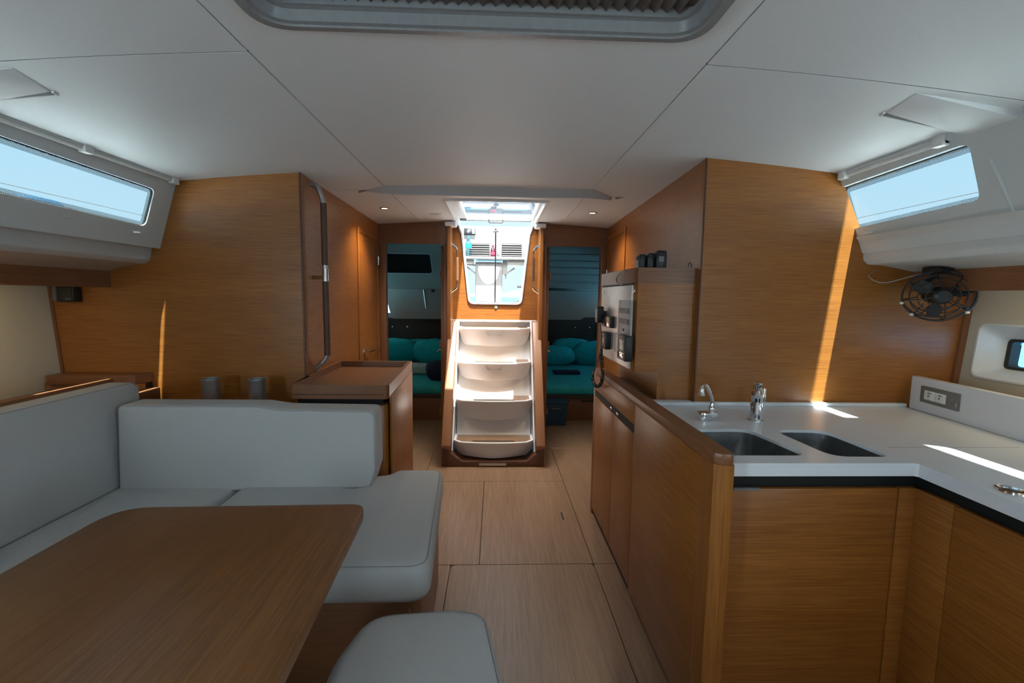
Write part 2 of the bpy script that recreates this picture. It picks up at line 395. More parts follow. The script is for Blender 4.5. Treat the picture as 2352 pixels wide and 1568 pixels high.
mk('beam_face', g, 'beam_shade_grey', tr1, ang=60)
for sx, tip in ((-1, (-.80, 2.76)), (1, (.72, 2.80))):   # pocket at each beam end
    a, b_ = tip
    g = G(); g.prism([(a, b_-.005), (a-.05*-sx*-1 if sx < 0 else a+.05, b_-.015), (a+sx*.015, b_+.05)], 'z', cz(a)-.004, cz(a)+.01)
    mk('beam_pocket', g, 'plate_grey', ce)
# lowered corner panels of the headlining beside the windows
def wedge(P, name='corner_flap'):
    g = G(); g.loft([[Vector(p) for p in P], [Vector(p)+Vector((0, 0, .05)) for p in P]], bev=.002); mk(name, g, 'liner', ce)
def flap(A, B, C, D, E_, sg):
    zz = lambda p, d: (p[0], p[1], cz(p[0])-d)
    wedge([zz(A, .0015), zz(B, .003), zz(C, .006), (D[0], D[1], 1.826), (E_[0], E_[1], 1.822)])
    n = 8; i_ = [Vector(B).lerp(Vector(C), k/n*.9) for k in range(n+1)]
    o_ = [p+Vector((0, .016*(1-k/n)**.8+.0005)) for k, p in enumerate(i_)]
    g = G(); g.loft([[(a.x, a.y-.001, cz(a.x)-.0035), (b.x, b.y, cz(b.x)-.0035), (b.x, b.y, cz(b.x)+.01), (a.x, a.y-.001, cz(a.x)+.01)] for a, b in zip(i_, o_)]); mk('flap_slot', g, 'seam_dark', ce)
    pth_ = [Vector(B)+Vector((-sg*.006, -.004))]+o_
    g = G(); g.tube([(p.x, p.y+.003, cz(p.x)-.001) for p in pth_], .0045, 8); mk('flap_lip', g, 'liner', ce)
flap((1.158, 1.277), (1.184, 1.404), (1.47, 1.462), (1.60, 1.47), (1.62, 1.30), 1)
flap((-1.245, 1.281), (-1.275, 1.412), (-1.47, 1.43), (-1.66, 1.44), (-1.66, 1.28), -1)

# ------------------------------------------------------------------ hull sides (coachroof side, deck moulding, band, hull panel)
XR = lambda z: 1.470+(1.865-z)*.406
XL = lambda z: -(1.556+(1.851-z)*.30)
YF = -3.0
def side(nm, X, sg, yend, wins, prof, band, hull, hull_hole=None, th=.028):
    out = rect(YF, yend+(.04 if sg > 0 else 0), 1.53, 1.885)
    holes = [rp(q, .028, 5) for q in wins]
    w = mk(nm, G().plate(out, holes, lambda u, v: (X(v), u, v), (sg*th, 0, .003)), 'moulding', **st)
    # moulded box below the window: profile swept along y
    ring = [(x, z) for x, z in prof]
    g = G(); g.prism(ring, 'y', YF, yend+.002, .006, 3); mk('deck_moulding', g, 'moulding', w, ang=40)
    g = G(); g.prism(band, 'y', YF, yend-.002); mk('fiddle_band', g, 'brown_y', w)
    g = G(); hp = hull
    if hull_hole:
        g.plate(rect(YF, yend, .2, 1.46), [hull_hole], lambda u, v: (sg*(2.135-(1.38-v)*.085), u, v), (sg*.03, 0, 0))
    else: g.plate(rect(YF, yend, .2, 1.46), [], lambda u, v: (sg*(2.20-(1.34-v)*.07), u, v), (sg*.03, 0, 0))
    mk('hull_panel', g, 'cream_panel', w)
    return w
RW = [[(1.445, 1.650), (1.990, 1.634), (1.990, 1.809), (1.435, 1.822)], rect(.70, 1.165, 1.640, 1.815), rect(-2.0, -.2, 1.640, 1.815)]
LW = [[(1.42, 1.638), (2.218, 1.620), (2.222, 1.789), (1.42, 1.808)], rect(.75, 1.20, 1.622, 1.800)]
pr_r = [(1.568, 1.60), (1.586, 1.575), (1.606, 1.560), (1.612, 1.50), (1.635, 1.480), (1.70, 1.478), (1.846, 1.452), (2.16, 1.452), (2.16, 1.50), (1.70, 1.56), (1.62, 1.60)]
pr_l = [(-1.640, 1.57), (-1.655, 1.545), (-1.690, 1.530), (-1.700, 1.475), (-1.725, 1.455), (-1.77, 1.452), (-1.90, 1.418), (-2.24, 1.418), (-2.24, 1.47), (-1.78, 1.54), (-1.70, 1.58)]
pa, pb = PX(2272, 762, 2.1), PX(2262, 850, 2.1)
port = rp(rect(1.20, 1.905, 1.004, 1.226), .035, 5)
wr = side('wall_right', XR, 1, 1.965, RW, pr_r, [(1.840, 1.455), (1.856, 1.455), (1.856, 1.366), (1.840, 1.366)], None, port)
wl = side('wall_left', XL, -1, 2.34, LW, pr_l, [(-1.90, 1.42), (-1.915, 1.42), (-1.915, 1.337), (-1.90, 1.337)], None, th=.012)
# port light recess on the right
def XH(z): return 2.135-(1.38-z)*.085
g = G()
outl = rp(rect(1.20, 1.905, 1.004, 1.226), .035, 5); inn = rp(rect(1.28, 1.862, 1.041, 1.169), .02, 5)
g.loft([[(XH(v)-.004, u, v) for u, v in rp(rect(1.193, 1.912, .997, 1.233), .04, 5)], [(XH(v)-.004, u, v) for u, v in outl], [(XH(v)+.09, u, v) for u, v in inn]], cap=False)
w5 = mk('window_5', g, 'white_gel', **st)
i2 = rp(rect(1.30, 1.845, 1.052, 1.158), .015, 5)
g = G(); g.loft([[(XH(v)+.091, u, v) for u, v in inn], [(XH(v)+.086, u, v) for u, v in inn], [(XH(v)+.086, u, v) for u, v in i2], [(XH(v)+.13, u, v) for u, v in i2]], cap=False); mk('window_frame', g, 'rubber', w5)
g = G(); g.prism(i2, 'x', 2.24, 2.245); mk('pane', g, 'clear_glass', w5)
# side windows: pane, printed dot border, seal
def swin(name, X, sg, q, th):
    ring = rp(q, .028, 5); ri = offs(ring, -.004)
    f = lambda d: (lambda u, v: (X(v)+sg*d, u, v))
    g = G(); g.loft([[f(th*.55)(u, v) for u, v in ring], [f(th*.55)(u, v) for u, v in ri], [f(th+.002)(u, v) for u, v in ri]], cap=False)
    w = mk(name, g, 'rubber', **st)
    mk('pane', G().plate(offs(ring, .004), [], f(th+.004), (sg*.006, 0, 0)), 'window_glass', w)
    mk('dot_border', G().plate(ring, [offs(ring, -.019)], f(th+.0022), (sg*.0004, 0, 0)), 'frit', w)
    return w
swin('window_1', XL, -1, LW[0], .012); swin('window_3', XL, -1, LW[1], .012)
swin('window_2', XR, 1, RW[0], .028); swin('window_4', XR, 1, RW[1], .028); swin('window_6', XR, 1, RW[2], .028)
# moulded crease beside the right window and clips under the windows
mk('moulding_crease', G().tube([PX(2256, 318, 1.525), (XR(1.75)-.002, 1.385, 1.75), (XR(1.60)-.002, 1.36, 1.60)], .004, 6), 'moulding', wr)
for (a, b_) in ((2215, 472), (1995, 533)):
    p = PX(a, b_, XR(1.61)); mk('blind_clip', G().box(p.x-.006, p.x+.004, p.y-.02, p.y+.02, p.z-.008, p.z+.008, .002), 'moulding', wr)
for (a, b_) in ((155, 495), (312, 533)):
    p = PX(a, b_, XL(1.59)); mk('blind_clip', G().box(p.x-.004, p.x+.006, p.y-.02, p.y+.02, p.z-.008, p.z+.008, .002), 'moulding', wl)
# wires outside, running along the side deck (seen as a line through the panes)
mk('guard_wire', G().tube([(2.1, -3, 1.80), (2.1, 4, 1.80)], .0016, 6), 'rubber', label='thin wire running outside past the right-hand window', cat='wire')
mk('guard_wire', G().tube([(-2.2, -3, 1.79), (-2.2, 4, 1.79)], .0016, 6), 'rubber', label='thin wire running outside past the left-hand window', cat='wire')

# side decks outside
for sg, xa in ((1, 1.70), (-1, -1.80)):
    mk('trim_side_deck', G().box(min(xa, sg*2.75), max(xa, sg*2.75), -3.0, 7.0, 1.49, 1.53, .01), 'white_gel', **st)
# warm strip lamps tucked behind the fiddle bands
for sg, x, yc, w_, z_ in ((-1, -1.945, 1.75, wl, 1.40), (1, 1.885, 1.38, wr, 1.43)):
    mk('strip_lamp', G().box(x-.012, x+.012, yc-.12, yc+.12, z_-.012, z_, .002), 'strip_glow', w_)
    area('strip_light', (x+sg*.01, yc, z_-.018), (sg*.5, 0, -1), .02, .22, .9, (1, .78, .40))
# curtain tracks
def track(label, X, sg, y0, y1, joints):
    t = thing('curtain_track', label, 'curtain track', (X, (y0+y1)/2, 1.84))
    mk('rail', G().prism(rp([(X, 1.872), (X-sg*.020, 1.872), (X-sg*.024, 1.852), (X-sg*.008, 1.842)], .004, 2), 'y', y0, y1), 'moulding', t)
    mk('roller_tube', G().tube([(X-sg*.012, y0+.01, 1.846), (X-sg*.012, y1-.01, 1.846)], .008, 10), 'white_plastic', t)
    for j in joints: mk('end_clip', G().box(min(X, X-sg*.03), max(X, X-sg*.03), j-.02, j+.02, 1.832, 1.870, .005), 'white_plastic', t)
track('white curtain track above the long left window', -1.556, -1, 1.46, 2.325, [2.30, 1.83, 1.50])
track('white curtain track above the right window', 1.484, 1, 1.48, 1.955, [1.93, 1.51])
track('second white curtain track, cut by the right edge of the view', 1.484, 1, .1, 1.27, [1.24, .13])

# ------------------------------------------------------------------ transverse bulkheads and side walls
XB = 2.22
def wallpoly(x0, x1, yy, th, holes=None, name='wall', mat='teak_x', ztop=None):
    n = 14; xs = [x0+(x1-x0)*i/n for i in range(n+1)]
    sg = 1 if x1 > 0 else -1; X = XR if sg > 0 else XL; e = X(1.86); inner = x0 if sg > 0 else x1
    xs = [inner+(e-inner)*i/n for i in range(n+1)]; zb = 1.46 if sg > 0 else 1.425
    pts = [(inner, 0), (sg*2.2, 0), (sg*2.2, zb), (sg*(1.70 if sg > 0 else 1.78), 1.555 if sg > 0 else 1.53), (sg*(1.62 if sg > 0 else 1.70), 1.597 if sg > 0 else 1.575), (X(1.60)+sg*(.024 if sg > 0 else .01), 1.612 if sg > 0 else 1.60)]+[(x, min(cz(x), 1.93)+.012) for x in reversed(xs)]
    return mk(name, G().prism(pts, 'y', yy, yy+th), mat, **st)
wallpoly(.893, 2.2, 1.965, .04, name='wall_aft_right'); wallpoly(-2.3, -.965, 2.34, .04, name='wall_aft_left')
def sidewall(name, p0, p1, th, zt0, zt1, mat='teak_y'):
    (xa, ya), (xb, yb) = p0, p1; sg = 1 if th > 0 else -1
    g = G(); g.loft([[(xa, ya, 0), (xa+th, ya, 0), (xa+th, ya, zt0), (xa, ya, zt0)], [(xb, yb, 0), (xb+th, yb, 0), (xb+th, yb, zt1), (xb, yb, zt1)]])
    return mk(name, g, mat, **st)
sr = sidewall('wall_inner_right', (.893, 2.006), (.960, 3.93), .03, cz(.9)+.01, cz(.96)+.01)
sl = sidewall('wall_inner_left', (-.965, 2.381), (-.985, 3.93), -.03, cz(.96)+.01, cz(.98)+.01)
mk('trim_2', G().prism([(.889, 1.961), (.896, 1.961), (.896, 1.972), (.889, 1.972)], 'z', 0, cz(.89)+.005, .002), 'plinth_brown', **st)
mk('trim_3', G().prism([(-.969, 2.335), (-.960, 2.335), (-.960, 2.346), (-.969, 2.346)], 'z', 0, cz(.96)+.005, .002), 'plinth_brown', **st)
g = G(); g.loft([[(2.135-(1.38-z)*.085-d, y, z) for d, y in ((.030, 1.952), (.002, 1.952), (.002, 1.968), (.030, 1.968))] for z in (.3, 1.44)]); mk('trim_4', g, 'brown_z', **st)
g = G(); g.loft([[(-(2.20-(1.34-z)*.07-d), y, z) for d, y in ((.016, 2.332), (.002, 2.332), (.002, 2.343), (.016, 2.343))] for z in (.3, 1.40)]); mk('trim_5', g, 'brown_z', **st)
# forward end (behind the camera)
mk('wall_front', G().box(-2.3, 2.3, -3.06, -3.0, -.02, 2.0), 'liner', **st)

# aft bulkhead with the two cabin doorways
def hdr(x0, x1, ya=3.93, yb=3.965, z0=1.752):
    xs = [x0+(x1-x0)*i/6 for i in range(7)]
    return [(x0, z0), (x1, z0)]+[(x, min(cz(x), 1.942)+.006) for x in reversed(xs)]
wa = thing('wall_aft', None, None, (0, 3.93, 0), kind='structure')
mk('header_board', G().prism(hdr(-.99, -.40), 'y', 3.93, 3.965), 'brown_x', wa)
mk('header_board', G().prism(hdr(.40, .97), 'y', 3.93, 3.965), 'brown_x', wa)
mk('door_jamb', G().box(-.995, -.925, 3.92, 3.99, 0, 1.752, .003), 'brown_z', wa)
mk('door_jamb', G().box(-.438, -.402, 3.92, 3.99, 0, 1.752, .003), 'brown_z', wa)
mk('door_jamb', G().box(.402, .438, 3.92, 3.99, 0, 1.752, .003), 'brown_z', wa)
mk('door_jamb', G().box(.905, .97, 3.92, 3.99, 0, 1.752, .003), 'brown_z', wa)
# companionway surround: posts and the board round the exit
for sg in (-1, 1):
    mk('post', G().box(min(sg*.405, sg*.375), max(sg*.405, sg*.375), 3.88, 4.13, .30 if False else .62, 1.935, .003), 'teak_z', wa)
    mk('side_lining', G().box(min(sg*.405, sg*.385), max(sg*.405, sg*.385), 3.92, 4.85, 0, .62), 'brown_z', wa)
KOUT = rp([(-.232, 1.255), (.236, 1.255), (.300, 1.865), (.333, 1.945), (.334, 2.0), (-.334, 2.0), (-.333, 1.945), (-.298, 1.865)], [.05, .05, .01, 0, 0, 0, 0, .01], 5)
cpn = mk('companionway_board', G().plate([(-.376, 1.105), (.376, 1.105), (.376, 2.008), (-.376, 2.008)], [KOUT], lambda u, v: (u, 4.12, v), (0, .03, 0)), 'teak_x', wa)
# white rim of the exit
K1 = KOUT
g = G(); g.loft([[(u, 4.112, v) for u, v in offs(K1, .006)], [(u, 4.108, v) for u, v in offs(K1, -.004)], [(u, 4.20, v) for u, v in offs(K1, -.010)], [(u, 4.20, v) for u, v in offs(K1, .02)]], cap=False)
mk('exit_rim', g, 'white_gel', wa)
mk('exit_seal', G().tube([(u, 4.110, v) for u, v in offs(K1, .007)], .003, 6, closed=True), 'grey_frame', wa)
sgn = thing('exit_sign', 'tiny green exit sign below the companionway opening', 'sign', (.009, 4.118, 1.205))
p = PY(1139, 705, 4.118)
mk('plate', G().box(p.x-.012, p.x+.012, 4.114, 4.1195, p.z-.013, p.z+.013, .001), 'white_plastic', sgn)
mk('face', G().box(p.x-.010, p.x+.010, 4.1130, 4.1142, p.z-.011, p.z+.011), 'sign_green', sgn)
g = G(); g.lathe([(.0018, 0), (.0018, .001)], (p.x-.002, 4.112, p.z+.007), 'y', 10)
g.tube([(p.x-.002, 4.1125, p.z+.004), (p.x, 4.1125, p.z-.002), (p.x-.004, 4.1125, p.z-.007)], .0009, 6); g.tube([(p.x, 4.1125, p.z-.002), (p.x+.004, 4.1125, p.z-.005)], .0009, 6)
g.tube([(p.x-.005, 4.1125, p.z+.001), (p.x+.003, 4.1125, p.z+.003)], .0008, 6); g.box(p.x+.005, p.x+.008, 4.112, 4.113, p.z-.008, p.z+.006)
mk('running_figure', g, 'white_plastic', sgn)

# closed doors in the side walls
def XSW(sg, y):  # inner face x of the side walls
    return (.893+(y-2.006)*(.067/1.924)) if sg > 0 else (-.965-(y-2.381)*(.02/1.549))
def sdoor(name, sg, y0, y1, z0, z1, handle, hinges):
    x = lambda y, d: XSW(sg, y)-sg*d
    g = G(); fw = .035
    for (a, b, c, d) in ((y0-fw, y0, z0, z1+fw), (y1, y1+fw, z0, z1+fw), (y0, y1, z1, z1+fw)):
        g.loft([[(x(a, -.002), a, c), (x(a, .008), a, c), (x(a, .008), a, d), (x(a, -.002), a, d)], [(x(b, -.002), b, c), (x(b, .008), b, c), (x(b, .008), b, d), (x(b, -.002), b, d)]], bev=.001)
    d_ = mk(name, g, 'teak_z', **st)
    g = G(); a, b = y0+.004, y1-.004
    g.loft([[(x(a, -.003), a, z0), (x(a, .004), a, z0), (x(a, .004), a, z1-.004), (x(a, -.003), a, z1-.004)], [(x(b, -.003), b, z0), (x(b, .004), b, z0), (x(b, .004), b, z1-.004), (x(b, -.003), b, z1-.004)]], bev=.001)
    mk('leaf', g, 'teak_y', d_)
    g = G()
    g.box(min(x(y0, .0005), x(y0, .0025)), max(x(y0, .0005), x(y0, .0025)), y0-.003, y0+.004, z0, z1); mk('shadow_gap', g, 'seam_dark', d_)
    if handle:
        hy, hz = handle
        g = G(); g.box(x(hy, .004)-.004, x(hy, .004)+.004, hy-.015, hy+.015, hz-.055 if False else hz-.03, hz+.03, .002)
        g.tube([(x(hy, 0), hy, hz+.008), (x(hy, .045), hy, hz+.008), (x(hy, .05), hy+.02, hz+.008), (x(hy, .05), hy+.11, hz+.010)], .007, 8); mk('door_handle', g, 'chrome', d_)
    for hz in hinges: mk('hinge', G().tube([(x(y1+.01, .012), y1+.01, hz-.035), (x(y1+.01, .012), y1+.01, hz+.035)], .006, 8), 'chrome', d_)
sdoor('door_1', -1, 3.33, 3.86, 0, 1.76, (3.42, .885), (1.60, .90))
sdoor('door_2', 1, 3.33, 3.86, .99, 1.80, None, (1.52,))

# open leaves of the cabin doors, swung aft
def cdoor(name, xa, hz=.95):
    sg = 1 if xa > 0 else -1
    d_ = mk(name, G().prism([(xa, 3.99), (xa+sg*.028, 3.99), (xa+sg*.045, 4.48), (xa+sg*.017, 4.48)], 'z', .02, 1.745, .003), 'brown_y', **st)
    for z in (1.5, .9, .3): mk('hinge', G().tube([(xa+sg*.034, 3.988, z-.03), (xa+sg*.034, 3.988, z+.03)], .008, 8), 'chrome', d_)
    xh = xa+sg*.045
    g = G(); g.box(xh-.006, xh+.006, 4.36, 4.40, hz-.08, hz+.04, .002); g.tube([(xh, 4.38, hz), (xh+sg*.045, 4.38, hz), (xh+sg*.05, 4.36, hz), (xh+sg*.05, 4.27, hz)], .007, 8)
    mk('door_handle', g, 'chrome', d_)
cdoor('door_3', -.436-.005, .80); cdoor('door_4', .436+.005, .80)

# ------------------------------------------------------------------ aft cabins
def cabin(sg, nm):
    X = lambda v: sg*v
    bx = lambda g, a, b, *r, **k: g.box(min(sg*a, sg*b), max(sg*a, sg*b), *r, **k)
    w = thing('wall_cabin_'+nm, None, None, (sg*1.1, 5.3, 0), kind='structure')
    hl = rp(rect(4.6, 6.3, 1.0 if sg < 0 else 1.1, 1.42 if sg < 0 else 1.36), .05, 4)
    mk('outer_side', G().plate(rect(3.97, 6.75, 0, 2.0), [hl], lambda u, v: (sg*2.0, u, v), (sg*.05, 0, 0)), 'cabin_liner', w)
    mk('side_pane', G().plate(hl, [], lambda u, v: (sg*2.03, u, v), (sg*.006, 0, 0)), 'warming_glass' if sg < 0 else 'pale_warming_glass', w)  # unseen side window added to let daylight into the cabin
    mk('inner_side', bx(G(), .41, .432, 3.97, 6.75, 0, 2.0), 'cabin_liner', w)
    mk('overhead', bx(G(), .41, 2.05, 3.97, 6.75, 1.93, 1.97), 'cabin_liner', w)
    mk('front_side', bx(G(), .955, 2.05, 3.968, 3.995, 0, 1.97), 'cabin_liner', w)
    return w, bx
wlc, bx = cabin(-1, 'left')
# end wall with its daylight slot, dark panelling below
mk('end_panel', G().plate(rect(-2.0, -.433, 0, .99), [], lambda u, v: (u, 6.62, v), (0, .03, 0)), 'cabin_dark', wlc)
mk('end_liner', G().plate(rect(-2.0, -.433, .99, 1.93), [rect(-1.66, -1.46, 1.06, 1.30)], lambda u, v: (u, 6.64, v), (0, .03, 0)), 'cabin_liner', wlc)
mk('locker', G().prism(rp([(-1.40, 1.40), (-1.30, 1.02), (-.434, 1.02), (-.434, 1.40)], [.01, .03, 0, 0], 5), 'y', 5.80, 6.60, .006), 'cabin_liner', wlc)
# coaming face with dark window
cf = [(-1.60, 1.40), (-.434, 1.40), (-.434, 1.93), (-1.60, 1.93)]
hole = rp([(-1.45, 1.585), (-.765, 1.585), (-.80, 1.815), (-1.45, 1.815)], .03, 5)
mk('coaming_face', G().plate(cf, [hole], lambda u, v: (u, 5.60+(v-1.4)*.12, v), (0, .04, 0)), 'cabin_liner', wlc)
mk('coaming_floor', G().box(-1.6, -.434, 5.60, 6.62, 1.40, 1.43), 'cabin_liner', wlc)
g = G(); g.loft([[(u, 5.592+(v-1.4)*.12, v) for u, v in offs(hole, .012)], [(u, 5.592+(v-1.4)*.12, v) for u, v in hole], [(u, 5.62+(v-1.4)*.12, v) for u, v in hole]], cap=False); mk('window_frame', g, 'moulding', wlc)
mk('pane', G().plate(hole, [], lambda u, v: (u, 5.625+(v-1.4)*.12, v), (0, .005, 0)), 'dark_glass', wlc)
mk('gas_strut', G().tube([PY(973, 665, 5.79), PY(979, 708, 5.79)], .010, 8), 'steel', wlc)
mk('strut_foot', G().box(-.80, -.76, 5.78, 5.80, 1.36, 1.39, .004), 'rubber', wlc)
mk('coat_hook', G().lathe([(.012, 0), (.012, -.012), (.004, -.014)], PY(902, 750, 6.615), 'y', 12), 'chrome', wlc)
mk('coat_hook', G().lathe([(.012, 0), (.012, -.012), (.004, -.014)], PY(936, 750, 6.615), 'y', 12), 'chrome', wlc)
wrc, bx = cabin(1, 'right')
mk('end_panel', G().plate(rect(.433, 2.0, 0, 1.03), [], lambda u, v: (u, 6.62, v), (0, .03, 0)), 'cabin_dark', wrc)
mk('end_liner', G().plate(rect(.433, 2.0, 1.03, 1.93), [], lambda u, v: (u, 6.64, v), (0, .03, 0)), 'cabin_liner', wrc)
mk('locker', G().prism(rp([(.434, 1.40), (.434, 1.04), (1.06, 1.04), (1.26, 1.16), (1.30, 1.40)], [0, 0, .06, .1, 0], 6), 'y', 5.62, 6.60, .006), 'cabin_liner', wrc)
for k in range(6):
    z = 1.43+k*.085
    mk('ceiling_batten', G().box(.434, 2.0, 5.60+k*.02, 5.64+k*.02, z, z+.078, .008), 'cabin_liner', wrc)
mk('coat_hook', G().lathe([(.010, 0), (.010, -.012), (.004, -.014)], PY(1321, 752, 6.615), 'y', 12), 'chrome', wrc)
mk('coat_hook', G().lathe([(.010, 0), (.010, -.012), (.004, -.014)], PY(1354, 752, 6.615), 'y', 12), 'chrome', wrc)
def bed(sg, label):
    x0, x1 = (sg*.44, sg*1.95); a, b = min(x0, x1), max(x0, x1)
    t = thing('bed', label, 'bed', ((a+b)/2, 5.7, 0))
    mk('base', G().box(a, b, 4.76, 6.60, 0, .27, .004), 'brown_x', t)
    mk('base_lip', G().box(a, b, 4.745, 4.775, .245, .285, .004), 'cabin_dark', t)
    mk('mattress', G().cushion(rp(rect(a+.01, b-.01, 4.765, 6.59), .06, 4), .27, .375, .04, lambda u, v, w: (u, v, w), .01), 'teal_sheet', t)
    for k in range(3): y = a+.2+k*.3; mk('air_slot', G().box(y, y+.16, 4.752, 4.762, .21, .222), 'black_gap', t)
    return t
bl = bed(-1, 'low berth with teal sheet in the left aft cabin'); br = bed(1, 'low berth with teal sheet in the right aft cabin')
def pillow(label, c, sx, sy, sz, mat, rot, grp=None, tilt=0):
    g = G(); b = bmesh.new(); n, m_ = 24, 14
    for i in range(m_+1):
        ph = -pi/2+pi*i/m_
        for j in range(n):
            th = 2*pi*j/n
            sp_ = lambda v, e: math.copysign(abs(v)**e, v)
            x = sp_(math.cos(th), .55)*sp_(math.cos(ph), .55); y = sp_(math.sin(th), .55)*sp_(math.cos(ph), .55); z = sp_(math.sin(ph), 1.0)
            z *= (1-.55*(x*x*y*y))
            b.verts.new((x*sx+.01*math.sin(7*y+3), y*sy, z*sz+.006*math.sin(9*x+4*y)))
    b.verts.ensure_lookup_table()
    for i in range(m_):
        for j in range(n): b.faces.new([b.verts[i*n+j], b.verts[i*n+(j+1) % n], b.verts[(i+1)*n+(j+1) % n], b.verts[(i+1)*n+j]])
    bmesh.ops.remove_doubles(b, verts=b.verts, dist=.0005)
    b.transform(Matrix.Translation(c) @ Matrix.Rotation(rot, 4, 'Z') @ Matrix.Rotation(tilt, 4, 'X')); bmesh.ops.recalc_face_normals(b, faces=b.faces); g._merge(b)
    return mk('pillow', g, mat, None, label, 'pillow', grp, ang=80)
P_ = 'teal pillows in the aft cabins'
pillow('teal pillow at the left cabin head, nearest the door jamb', (-1.38, 6.26, .56), .33, .10, .17, 'teal_cloth', .1, P_, .35)
pillow('teal pillow in the left cabin, right of its pair', (-.80, 6.26, .55), .34, .10, .18, 'teal_cloth', -.1, P_, .3)
pillow('teal pillow lying behind the pair in the left cabin', (-1.08, 6.48, .54), .28, .07, .16, 'teal_cloth', 0, P_, .2)
pillow('dark blue-green pillow in the right cabin, on the left', (.79, 6.24, .51), .33, .13, .13, 'teal_cloth', -.1, P_, .5)
pillow('blue-green pillow in the right cabin, against the right side', (1.42, 6.26, .55), .34, .10, .17, 'teal_cloth', .12, P_, .3)
pillow('blue-green pillow propped behind the others in the right cabin', (1.10, 6.48, .56), .30, .07, .18, 'teal_cloth', 0, P_, .2)
pl = PY(990, 825, 5.2)
pillow('navy blue cushion on the left cabin bed, by the door leaf', (-.63, 5.10, .485), .14, .16, .10, 'navy_cloth', .2, None, .1)
g = G(); g.cushion(rp(rect(-1.55, -.78, 5.35, 5.55), .05, 4), .385, .50, .04, lambda u, v, w: (u, v, w), .015); mk('folded_duvet', g, 'white_cloth', None, 'folded cream duvet across the bed in the left cabin', 'duvet')
g = G(); g.cushion(rp(rect(.72, 1.05, 5.42, 5.60), .03, 4), .387, .420, .012, lambda u, v, w: (u, v, w), .004); mk('notebook', g, 'navy_cloth', None, 'dark flat pouch lying on the right cabin bed', 'pouch')
bs = thing('storage_bin', 'dark blue plastic bin in front of the right cabin bed', 'bin', (.62, 4.63, 0))
mk('body', G().loft([rect3 for rect3 in [[(.52, 4.56, .004), (.74, 4.56, .004), (.74, 4.735, .004), (.52, 4.735, .004)], [(.50, 4.55, .23), (.76, 4.55, .23), (.76, 4.74, .23), (.50, 4.74, .23)]]], bev=.006), 'bag_blue', bs)
mk('lid', G().box(.495, .765, 4.545, 4.743, .23, .25, .006), 'bag_blue', bs)
mk('handle', G().tube([(.60, 4.545, .19), (.60, 4.535, .185), (.68, 4.535, .185), (.68, 4.545, .19)], .004, 6), 'steel', bs)

# ------------------------------------------------------------------ companionway hatch, doors and cockpit outside
hc = thing('companionway_hatch', 'tinted acrylic sliding hatch over the companionway steps', 'hatch', (0, 3.6, 1.97))
g = G(); O = rect(KX0-.02, KX1+.02, KY0-.02, KY1+.04)
a0, a1, b0, b1 = KX0-.014, KX1+.014, KX0+.004, KX1-.004
mk('coaming', G().plate([(a0, KY1-.002), (a0, KY0-.014), (a1, KY0-.014), (a1, KY1-.002), (b1, KY1-.002), (b1, KY0+.004), (b0, KY0+.004), (b0, KY1-.002)], [], lambda u, v: (u, v, 1.931), (0, 0, .079)), 'white_gel', hc)
for x, w_ in ((KX0+.004, .075), (KX1-.024, .02)): mk('side_rail', G().box(x, x+w_, KY0+.004, KY1-.02, 1.990, 2.010, .003), 'white_gel', hc)
mk('hatch_sun_block', G().box(KX0-.05, KX1+.05, 2.75, 3.235, 2.024, 2.06, .008), 'white_gel', hc)  # opaque slab added above the glass to keep sun off the lower steps
mk('pane', G().box(KX0+.0, KX1-.0, KY0, KY1+.02, 2.012, 2.022), 'hatch_glass', hc)
mk('front_bar', G().box(KX0+.02, KX1-.02, KY1-.05, KY1-.02, 1.975, 2.000, .004), 'grey_frame', hc)
mk('handle', G().tube(fillet([(-.06, KY1-.05, 1.985), (-.06, KY1-.085, 1.955), (.06, KY1-.085, 1.955), (.06, KY1-.05, 1.985)], .02), .006, 8), 'black_plastic', hc)
for sg in (-1, 1): mk('corner_cap', G().box(min(sg*.33, sg*.425), max(sg*.33, sg*.425), 3.86, 3.98, 1.895, 1.932, .012, 3), 'white_gel', hc)
wd = thing('companionway_doors', 'pair of clear companionway doors with a dark centre strip', 'door', (0, 4.17, 1.25))
for sg in (-1, 1):
    poly = [(sg*.004, 1.262), (sg*.222, 1.262), (sg*.288, 1.868), (sg*.318, 1.945), (sg*.318, 1.995), (sg*.004, 1.995)]
    mk('door_leaf', G().prism(poly, 'y', 4.168, 4.176), 'clear_glass', wd)
mk('centre_strip', G().box(-.0055, .0055, 4.160, 4.180, 1.262, 1.925), 'black_plastic', wd)
mk('latch', G().box(-.022, .026, 4.145, 4.165, 1.885, 1.905, .004), 'steel', wd)
# grab rails beside the exit
def grab(label, sg, mat):
    t = thing('grab_rail', label, 'handrail', (sg*.372, 3.95, 1.42), 'grab rails beside the companionway')
    x0, x1 = sg*.376, sg*.325
    a = [(x0, 3.93, 1.745), (x1, 3.93, 1.70), (x1, 3.93, 1.655)]; b = [(x1, 3.93, 1.43), (x1, 3.93, 1.385), (x0, 3.93, 1.335)]
    z0 = PY(1038, 560, 3.93).z; z1 = PY(1038, 670, 3.93).z
    mk('tube', G().tube(fillet([(x0, 3.93, z0), (x1, 3.93, z0-.035), (x1, 3.93, z1+.035), (x0, 3.93, z1)], .05, 6), .010, 10), 'chrome', t)
    mk('grip', G().tube([(x1, 3.93, z0-.11), (x1, 3.93, z1+.10)], .0125, 10), mat, t)
    for z in (z0, z1): mk('foot', G().lathe([(.016, 0), (.016, -sg*.004)], (x0, 3.93, z), 'x', 14), 'chrome', t)
grab('chrome grab rail with light tan leather grip, left of the exit', -1, 'leather_tan')
grab('chrome grab rail with dark brown leather grip, right of the exit', 1, 'leather')

